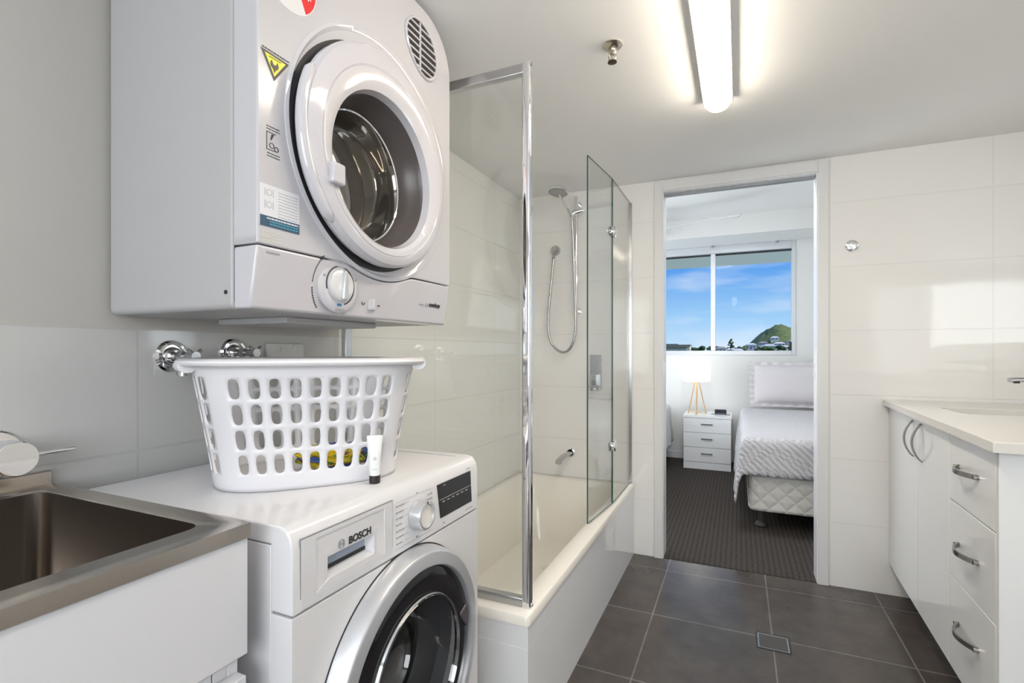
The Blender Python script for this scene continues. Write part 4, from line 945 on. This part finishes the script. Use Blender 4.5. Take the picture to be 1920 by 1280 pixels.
b = B(); box(b, XR-.008, XR-.0005, 2.33, 2.43, .985, 1.10); link('wall_plate', b, CHROME_S, bt, bevel=.002)
b = B(); tube(b, [(XR-.008, 2.38, 1.07), (XR-.05, 2.38, 1.07)], .018, 20); tube(b, [(XR-.045, 2.38, 1.070), (.935, 2.38, 1.066)], .005, 12, r2=.009, up=(0, 0, 1)); link('lever', b, CHROME_S, bt)
mi_ = root('wall_mirror', (XR, 2.2, 1.2), 'frameless mirror on the right wall over the vanity', 'mirror')
b = B(); box(b, XR-.006, XR-.0005, 1.66, 2.80, 1.16, 1.92); link('mirror_glass', b, mat('mirror_silver', (.9, .92, .91), .01, 1), mi_, smooth=False)

# ------------------------------------------------------------------ bedroom furniture
ns = root('bedside_table', (-.276, 5.28, 0), 'white three drawer bedside table between the two beds', 'bedside table')
NX0, NX1, NY0, NY1 = -.487, -.062, 5.105, 5.50
b = B(); box(b, NX0+.004, NX1-.004, NY0+.018, NY1, .003, .492); link('carcass', b, LAMINATE, ns, smooth=False)
b = B(); box(b, NX0-.004, NX1+.004, NY0-.004, NY1, .490, .512); link('top', b, LAMINATE, ns, bevel=.001)
b = B(); box(b, NX0+.002, NX1-.002, NY0+.004, NY0+.018, .003, .068); link('plinth', b, LAMINATE, ns)
for k in range(3):
    z0 = .072+.1395*k; b = B(); box(b, NX0+.002, NX1-.002, NY0, NY0+.018, z0, z0+.1365); d_ = link('drawer', b, LAMINATE, ns, bevel=.001)
    b = B(); box(b, -.325, -.225, NY0-.016, NY0-.010, z0+.077, z0+.085); box(b, -.322, -.316, NY0-.012, NY0, z0+.077, z0+.085); box(b, -.234, -.228, NY0-.012, NY0, z0+.077, z0+.085); link('handle', b, mat('dark_metal', (.14, .14, .15), .3, .8), d_, smooth=False)
lp = root('table_lamp', (-.375, 5.25, .512), 'lit bedside lamp with white drum shade on pale wooden tripod legs', 'lamp')
LX, LY = -.375, 5.25
b = B(); lathe(b, [(.124, .830), (.130, 1.020)], (LX, LY, 0), 'z', 48); o_ = link('lamp_shade', b, mat('lit_shade', (.9, .9, .88), .7, emit=(1, .97, .92), estr=EMIT_SHADE), lp); md = o_.modifiers.new('s', 'SOLIDIFY'); md.thickness = .002
b = B(); tube(b, [(LX, LY-.075, .513), (LX, LY-.012, .84)], .0095, 10); link('leg', b, WOOD, lp)
for s in (-1, 1):
    b = B(); tube(b, [(LX+s*.082, LY+.035, .513), (LX+s*.016, LY+.006, .84)], .0055, 8); link('leg', b, WOOD, lp)
b = B(); tube(b, [(LX-.078, LY+.033, .528), (LX+.078, LY+.033, .528)], .0025, 8); tube(b, [(LX-.078, LY+.033, .528), (LX, LY-.070, .528)], .0025, 8); tube(b, [(LX+.078, LY+.033, .528), (LX, LY-.070, .528)], .0025, 8); link('brace', b, WOOD, lp)
b = B(); lathe(b, [(0, .82), (.016, .82), (.016, .87), (.028, .90), (.024, .94), (0, .955)], (LX, LY, 0), 'z', 20); link('bulb', b, mat('bulb', (.9, .9, .9), .4, emit=(1, .9, .75), estr=2), lp)
ck = root('alarm_clock', (-.165, 5.27, .512), 'small black digital alarm clock on the bedside table', 'clock')
b = B(); box(b, -.212, -.108, 5.25, 5.30, .513, .560); link('body', b, BLACKM, ck, bevel=.006)
b = B(); box(b, -.200, -.120, 5.2485, 5.2495, .522, .552); link('screen', b, mat('clock_screen', (.02, .03, .05), .1), ck, smooth=False)
b = B(); prism(b, rrect(-.245, -.075, 5.225, 5.315, .03), .5125, .517, 'xy'); link('base', b, mat('clock_base', (.32, .33, .35), .2), ck)

def quilt_mat(name, col, kind):
    m = bpy.data.materials.new(name); m.use_nodes = True; t = m.node_tree; bs = t.nodes['Principled BSDF']; bs.inputs['Roughness'].default_value = .85; bs.inputs['Specular IOR Level'].default_value = .2
    bs.inputs['Base Color'].default_value = (*col, 1)
    c = t.nodes.new('ShaderNodeTexCoord')
    def wave(rot, sc_, dist=0, axes=None):
        mp_ = t.nodes.new('ShaderNodeMapping'); mp_.inputs['Rotation'].default_value = rot; t.links.new(c.outputs['Object'], mp_.inputs[0])
        w_ = t.nodes.new('ShaderNodeTexWave'); w_.inputs['Scale'].default_value = sc_; w_.inputs['Distortion'].default_value = dist; t.links.new(mp_.outputs[0], w_.inputs['Vector']); return w_
    if kind == 'basket':   # woven herringbone blocks
        mp_ = t.nodes.new('ShaderNodeMapping'); mp_.inputs['Rotation'].default_value = (0, PI/4, PI/4); t.links.new(c.outputs['Object'], mp_.inputs[0])
        ck_ = t.nodes.new('ShaderNodeTexChecker'); ck_.inputs['Scale'].default_value = 26; t.links.new(mp_.outputs[0], ck_.inputs[0])
        w1 = wave((0, PI/4, PI/4), 15); w2 = wave((0, PI/4, -PI/4), 15)
        mx_ = t.nodes.new('ShaderNodeMix'); t.links.new(ck_.outputs['Fac'], mx_.inputs[0]); t.links.new(w1.outputs['Fac'], mx_.inputs[2]); t.links.new(w2.outputs['Fac'], mx_.inputs[3]); h_ = mx_.outputs[0]; dist = .005
    else:                  # diamond quilting
        w1 = wave((0, PI/4, 0), 4.6, 1.2); w2 = wave((0, -PI/4, 0), 4.6, 1.2)
        mx_ = t.nodes.new('ShaderNodeMath'); mx_.operation = 'MINIMUM'; t.links.new(w1.outputs['Fac'], mx_.inputs[0]); t.links.new(w2.outputs['Fac'], mx_.inputs[1])
        pw = t.nodes.new('ShaderNodeMath'); pw.operation = 'POWER'; pw.inputs[1].default_value = .4; t.links.new(mx_.outputs[0], pw.inputs[0]); h_ = pw.outputs[0]; dist = .008
    bp_ = t.nodes.new('ShaderNodeBump'); bp_.inputs['Distance'].default_value = dist; t.links.new(h_, bp_.inputs['Height']); t.links.new(bp_.outputs[0], bs.inputs['Normal'])
    return m
COVER = quilt_mat('grey_woven_bedspread', (.60, .585, .60), 'basket')
BASEQ = quilt_mat('quilted_bed_base', (.76, .74, .70), 'diamond')
PILLOW = mat('pillow_linen', (.62, .59, .60), .9, bump=.0006, bscale=300)

def make_bed(x0, x1, y0, side, lab):
    """side: which long side drapes low (-1 left, +1 right)"""
    bd = root('single_bed', ((x0+x1)/2, (y0+5.5)/2, 0), lab, 'bed', None)
    b = B(); prism(b, rrect(x0, x1, y0, 5.50, .06), .122, .345, 'xy'); link('bed_base', b, BASEQ, bd, bevel=.018, seg=4)
    b = B(); prism(b, rrect(x0+.01, x1-.01, y0+.01, 5.50, .06), .345, .555, 'xy'); link('mattress', b, mat('mattress', (.78, .77, .75), .8), bd, bevel=.03, seg=4)
    for x in (x0+.075, x1-.075):
        for y in (y0+.10, 5.35):
            b = B(); lathe(b, [(0, 0), (.034, 0), (.038, .012), (.030, .026), (.018, .036), (.020, .122), (0, .122)], (x, y, .003), 'z', 20); link('leg', b, mat('bed_foot', (.05, .045, .042), .45), bd)
    return bd
def make_cover(x0, x1, y0, y1, side, lab):
    b = B(); nx, ny = 60, 70
    hang = {-1: .36 if side < 0 else .22, 1: .36 if side > 0 else .22}
    W_ = x1-x0; L_ = y1-y0; dl, drr, df = hang[-1], hang[1], .235
    G = []
    for j in range(ny+1):
        row = []
        tj = -df+(L_+df)*j/ny
        for i in range(nx+1):
            ti = -dl+(W_+dl+drr)*i/nx
            ox = -ti if ti < 0 else (ti-W_ if ti > W_ else 0); sx_ = -1 if ti < 0 else 1
            oy = -tj if tj < 0 else 0
            x = x0+min(max(ti, 0), W_); y = y0+max(tj, 0)
            r_ = .028
            def drop(o_): # returns outward, downward
                if o_ <= 0: return 0, 0
                q = PI/2*r_
                if o_ < q: a = o_/r_; return r_*math.sin(a), r_*(1-math.cos(a))
                return r_+(o_-q)*.10, r_+(o_-q)
            hx_, dx_ = drop(ox); hy_, dy_ = drop(oy)
            z = .578-max(dx_, dy_)-.25*min(dx_, dy_)
            wob = .010*math.sin(9*tj+2)*min(1, ox/.2)+.007*math.sin(23*tj)*min(1, ox/.2)
            z += .003*math.sin(5*x+3*y)*(1 if ox == 0 and oy == 0 else 0)
            row.append(b.verts.new((x+sx_*(hx_+wob), y-hy_-.008*math.sin(12*ti)*min(1, oy/.2), z)))
        G.append(row)
    for j in range(ny):
        for i in range(nx): b.faces.new((G[j][i], G[j][i+1], G[j+1][i+1], G[j+1][i]))
    o_ = link('bedspread', b, COVER, origin=((x0+x1)/2, (y0+y1)/2, .56), angle=180)
    md = o_.modifiers.new('s', 'SOLIDIFY'); md.thickness = .012; md.offset = 1
    return tag(o_, lab, 'bedspread')
make_bed(.055, .965, 3.50, -1, 'single bed on the right with quilted cream base and black feet')
make_cover(.052, .968, 3.497, 5.25, -1, 'pale grey woven bedspread draped over the right hand bed')
make_bed(-1.53, -.665, 3.50, 1, 'left hand single bed, mostly hidden behind the door jamb')
make_cover(-1.533, -.662, 3.497, 5.30, 1, 'bedspread on the left hand bed, only its edge showing past the jamb')
def make_pillow(cx, cy, cz, w, h, tilt, lab):
    b = B(); bmesh.ops.create_grid(b, x_segments=48, y_segments=32, size=.5)
    top = [v for v in b.verts]
    g = bmesh.ops.duplicate(b, geom=b.faces[:]+b.verts[:]+b.edges[:])
    dup = [v for v in g['geom'] if isinstance(v, bmesh.types.BMVert)]
    for vs, sg in ((top, 1), (dup, -1)):
        for v in vs:
            x, y = v.co.x*2, v.co.y*2
            fx = max(0, 1-abs(x/.90)**3.0); fy = max(0, 1-abs(y/.86)**3.0); th = .085*(fx*fy)**.45
            px_ = x*w/2*(1-.045*(1-abs(y))*0-.03*y*y*(abs(x))) ; py_ = y*h/2*(1-.07*(1-x*x)*0-.05*(1-abs(x))**0*(1-x*x)*0)
            fr_ = .006*math.sin(26*x+3*y)*(abs(y) > .86)+.006*math.sin(24*y)*(abs(x) > .9)
            py_ += .02*h*(abs(x)**3)*math.copysign(1, y)*abs(y)
            v.co = Vector((px_, sg*(th+.002)+fr_, py_))
    bmesh.ops.remove_doubles(b, verts=b.verts, dist=.0045)
    bmesh.ops.transform(b, matrix=Matrix.Translation((cx, cy, cz)) @ Matrix.Rotation(math.radians(tilt), 4, 'X'), verts=b.verts)
    return tag(link('pillow', b, PILLOW, origin=(cx, cy, cz-h/2), angle=180), lab, 'pillow')
make_pillow(.520, 5.345, .812, .86, .42, -14, 'grey frilled pillow leaning against the wall on the right hand bed')

# unseen ceiling lamp added inside the doorway to brighten the bedroom
cl = root('added_ceiling_light', (-.25, 3.45, BZ), 'added round ceiling lamp, out of view, brightening the bedroom near the doorway', 'light')
b = B(); lathe(b, [(0, 0), (.19, 0), (.19, -.02), (0, -.02)], (-.25, 3.45, BZ), 'z', 40); link('base', b, WHITE_SATIN, cl)
b = B(); lathe(b, [(.18, -.02), (.17, -.05), (.12, -.075), (.06, -.085), (0, -.088)], (-.25, 3.45, BZ), 'z', 40); link('diffuser', b, mat('lit_added_diffuser', (.9, .9, .9), .4, emit=(.93, .96, 1), estr=EMIT_ADDED), cl)

# ceiling fan
fn = root('ceiling_fan', (-.72, 4.66, BZ), 'white ceiling fan, one curved blade showing in the bedroom', 'fan')
fc = Vector((-.72, 4.66, 2.20))
b = B(); lathe(b, [(0, .18), (.06, .18), (.06, .15), (.015, .14), (.015, .05), (.09, .04), (.11, .0), (.08, -.04), (0, -.05)], fc, 'z', 32); link('motor', b, mat('fan_white', (.80, .80, .79), .3), fn)
for k in range(3):
    a = math.radians(-18.5+120*k); d_ = Vector((math.cos(a), math.sin(a), 0)); s_ = Vector((-math.sin(a), math.cos(a), 0))
    b = B(); R = []
    for i in range(17):
        t_ = i/16; r_ = .10+.67*t_; wdt = .075*math.sin(PI*(.12+.80*t_))**.8+.004; 
        c_ = fc+d_*r_+Vector((0, 0, .012*math.sin(PI*t_)+.005)); up_ = Vector((0, 0, 1)); tl = s_*math.cos(.35)+up_*math.sin(.35)
        nn_ = (up_*math.cos(.35)-s_*math.sin(.35))
        R.append(vring(b, [c_+tl*wdt, c_+nn_*.012, c_-tl*wdt, c_-nn_*.012]))
    rings_faces(b, R, cap0=True, cap1=True); link('blade', b, MATS['fan_white'], fn, angle=60)

# ------------------------------------------------------------------ outside: hill, houses, trees
def hz(x, y):
    z = -14
    if y > 60: z += 13.2*min(1, (y-60)/340)
    r2 = ((x-43)/21)**2+((y-700)/90)**2; z += 31*math.exp(-r2*1.0)
    r3 = ((x-74)/17)**2+((y-720)/90)**2; z += 25*math.exp(-r3); r4 = ((x-20)/11)**2+((y-690)/80)**2; z += 7*math.exp(-r4)
    if y > 560: z += 4.5*math.exp(-((y-760)/120)**2)*(.6+.4*math.sin(x*.03+1)+.12*math.sin(x*.13))
    return z
b = B(); nx, ny = 110, 70; G = []
for j in range(ny+1):
    y = 30+(980-30)*(j/ny)
    G.append([b.verts.new((x, y, hz(x, y)+(.9*math.sin(x*.9+y*.35)+.8*math.sin(x*.37-y*.8))*min(1, max(0, (y-600)/60))*.9)) for x in [-260+5.2*i for i in range(nx+1)]])
for j in range(ny):
    for i in range(nx): b.faces.new((G[j][i], G[j][i+1], G[j+1][i+1], G[j+1][i]))
m = bpy.data.materials.new('wooded_hill'); m.use_nodes = True; t = m.node_tree; bs = t.nodes['Principled BSDF']; bs.inputs['Roughness'].default_value = .9
c = t.nodes.new('ShaderNodeTexCoord'); n_ = t.nodes.new('ShaderNodeTexNoise'); n_.inputs['Scale'].default_value = .34; n_.inputs['Detail'].default_value = 8; n_.inputs['Roughness'].default_value = .7
t.links.new(c.outputs['Object'], n_.inputs['Vector']); r = t.nodes.new('ShaderNodeValToRGB'); t.links.new(n_.outputs['Fac'], r.inputs[0])
r.color_ramp.elements[0].position = .35; r.color_ramp.elements[0].color = (.04, .085, .025, 1); r.color_ramp.elements[1].position = .65; r.color_ramp.elements[1].color = (.22, .25, .07, 1)
t.links.new(r.outputs[0], bs.inputs['Base Color'])
struct('ground', b, m, angle=180)
HW = mat('house_white', (.80, .77, .72), .6); HR = mat('house_roof', (.30, .26, .24), .7); HRW = mat('roof_pale', (.72, .70, .70), .5)
PLACED = []
def free_y(x, y, r):
    while any(math.hypot(x-a, y-b_) < r+c_ for a, b_, c_ in PLACED): y += 3
    PLACED.append((x, y, r)); return y
def house(x, y, w, d, h, lab, roofm, tall=0, group='hillside houses below the hill'):
    y = free_y(x, y, w/2+3); z = hz(x, y); r0 = root('house', (x, y, z), lab, 'house', group)
    b = B(); box(b, x-w/2, x+w/2, y-d/2, y+d/2, z-2, z+h); link('walls', b, HW, r0, smooth=False)
    b = B(); e_ = .6
    v = [b.verts.new(p) for p in ((x-w/2-e_, y-d/2-e_, z+h), (x+w/2+e_, y-d/2-e_, z+h), (x+w/2+e_, y+d/2+e_, z+h), (x-w/2-e_, y+d/2+e_, z+h), (x-w/4, y, z+h+1.6), (x+w/4, y, z+h+1.6))]
    for f in ((0, 1, 5, 4), (1, 2, 5), (2, 3, 4, 5), (3, 0, 4), (3, 2, 1, 0)): b.faces.new([v[i] for i in f])
    link('roof', b, roofm, r0, smooth=False)
    b = B()
    for k in range(max(2, int(w/3))):
        xx = x-w/2+(k+.5)*w/max(2, int(w/3)); box(b, xx-.7, xx+.7, y-d/2-.06, y-d/2, z+h*.45, z+h*.80)
    link('windows', b, mat('house_glass', (.10, .13, .16), .2), r0, smooth=False)
px_list = [(-.030, 470, 9), (.000, 500, 8), (.020, 560, 10), (.033, 540, 9), (.044, 575, 10), (.052, 530, 12), (.040, 610, 9), (.065, 590, 11), (.075, 550, 9), (.085, 600, 10), (.013, 540, 7), (-.012, 520, 8), (.093, 560, 9), (.058, 620, 8)]
for i, (rt_, y, w_) in enumerate(px_list):
    x = rt_*y; random.seed(i); z = hz(x, y); target = 1.2+random.uniform(1.5, 7.0)*(.5 if rt_ < .015 else 1)*y/560
    h_ = max(3.0, target-z)
    house(x, y, w_, 8, min(h_, 9), ('small hillside house with a pale roof, far off through the bedroom window' if i % 3 else 'small hillside house with a dark grey brown roof, far off through the bedroom window'), HRW if i % 3 else HR, group=('pale roofed' if i % 3 else 'dark roofed')+' houses below the hill')
# longer apartment block at the left
ap = root('apartment_block', (-52, 430, hz(-52, 430)), 'long flat cream apartment block on the left of the window view', 'building')
z0 = hz(-52, 430)
b = B(); box(b, -75, -35.5, 424, 436, z0, 5.6); link('walls', b, mat('apartment_cream', (.72, .66, .55), .6), ap, smooth=False)
b = B(); box(b, -76, -35.0, 422, 437, 5.6, 6.7); box(b, -74, -45, 425, 436, 6.7, 7.4); link('roof', b, mat('apartment_roof', (.22, .21, .20), .7), ap, smooth=False)
for z in (1.6, 4.0):
    b = B(); box(b, -75, -38, 423.8, 424, z-.35, z+.45); link('window_band', b, mat('apartment_glass', (.16, .15, .13), .3), ap, smooth=False)
# trees standing along the ridge line
FOL = [mat('foliage_dark', (.035, .07, .03), .9), mat('foliage_mid', (.07, .12, .04), .9)]
def tree(x, y, h, r_, lab, pine=False, i=0, grp=None):
    y = free_y(x, y, r_*1.6+.5); z = hz(x, y); r0 = root('tree', (x, y, z), lab, 'tree', grp)
    b = B(); cyl(b, (x, y, z), (x, y, z+h*.8), .35, .2, 8); link('trunk', b, mat('bark', (.10, .07, .05), .9), r0)
    b = B()
    for k in range(10 if not pine else 14):
        random.seed(i*31+k); q = bmesh.ops.create_icosphere(b, subdivisions=2, radius=r_*random.uniform(.35, .6))
        if pine:
            tt = k/13; cpos = Vector((x+random.uniform(-1, 1)*r_*(.35+.6*abs(math.sin(tt*7))), y+random.uniform(-1, 1), z+h*(.45+.55*tt)))
        else: cpos = Vector((x+random.uniform(-.7, .7)*r_, y+random.uniform(-.7, .7)*r_, z+h*random.uniform(.55, 1)))
        for v in q['verts']:
            v.co = v.co*random.uniform(.88, 1.1); v.co.z *= .75; v.co += cpos
    link('crown', b, FOL[i % 2], r0, angle=180)
tree(-.0135*480, 480, 12.5, 2.3, 'tall dark pine rising alone on the skyline left of the hill', True, 0)
for i, (rt_, y) in enumerate([(-.1, 600), (-.088, 590), (-.075, 610), (-.062, 600), (-.05, 590), (-.04, 560), (-.03, 520), (-.022, 500), (-.016, 470), (-.006, 500), (.006, 520), (.014, 520), (.024, 520), (.036, 510), (.05, 510), (.07, 515), (.088, 520)]):
    random.seed(100+i); y_ = y; x_ = rt_*y
    tree(x_, y_, max(5, 1.12+random.uniform(2.0, 4.5)*(y/560)-hz(x_, y_)), 4.5, ('distant leafy tree on the skyline left of the window mullion' if rt_ < -.0433 else 'distant leafy tree on the skyline right of the window mullion'), False, i+1, grp='trees %s of the mullion' % ('left' if rt_ < -.0433 else 'right'))
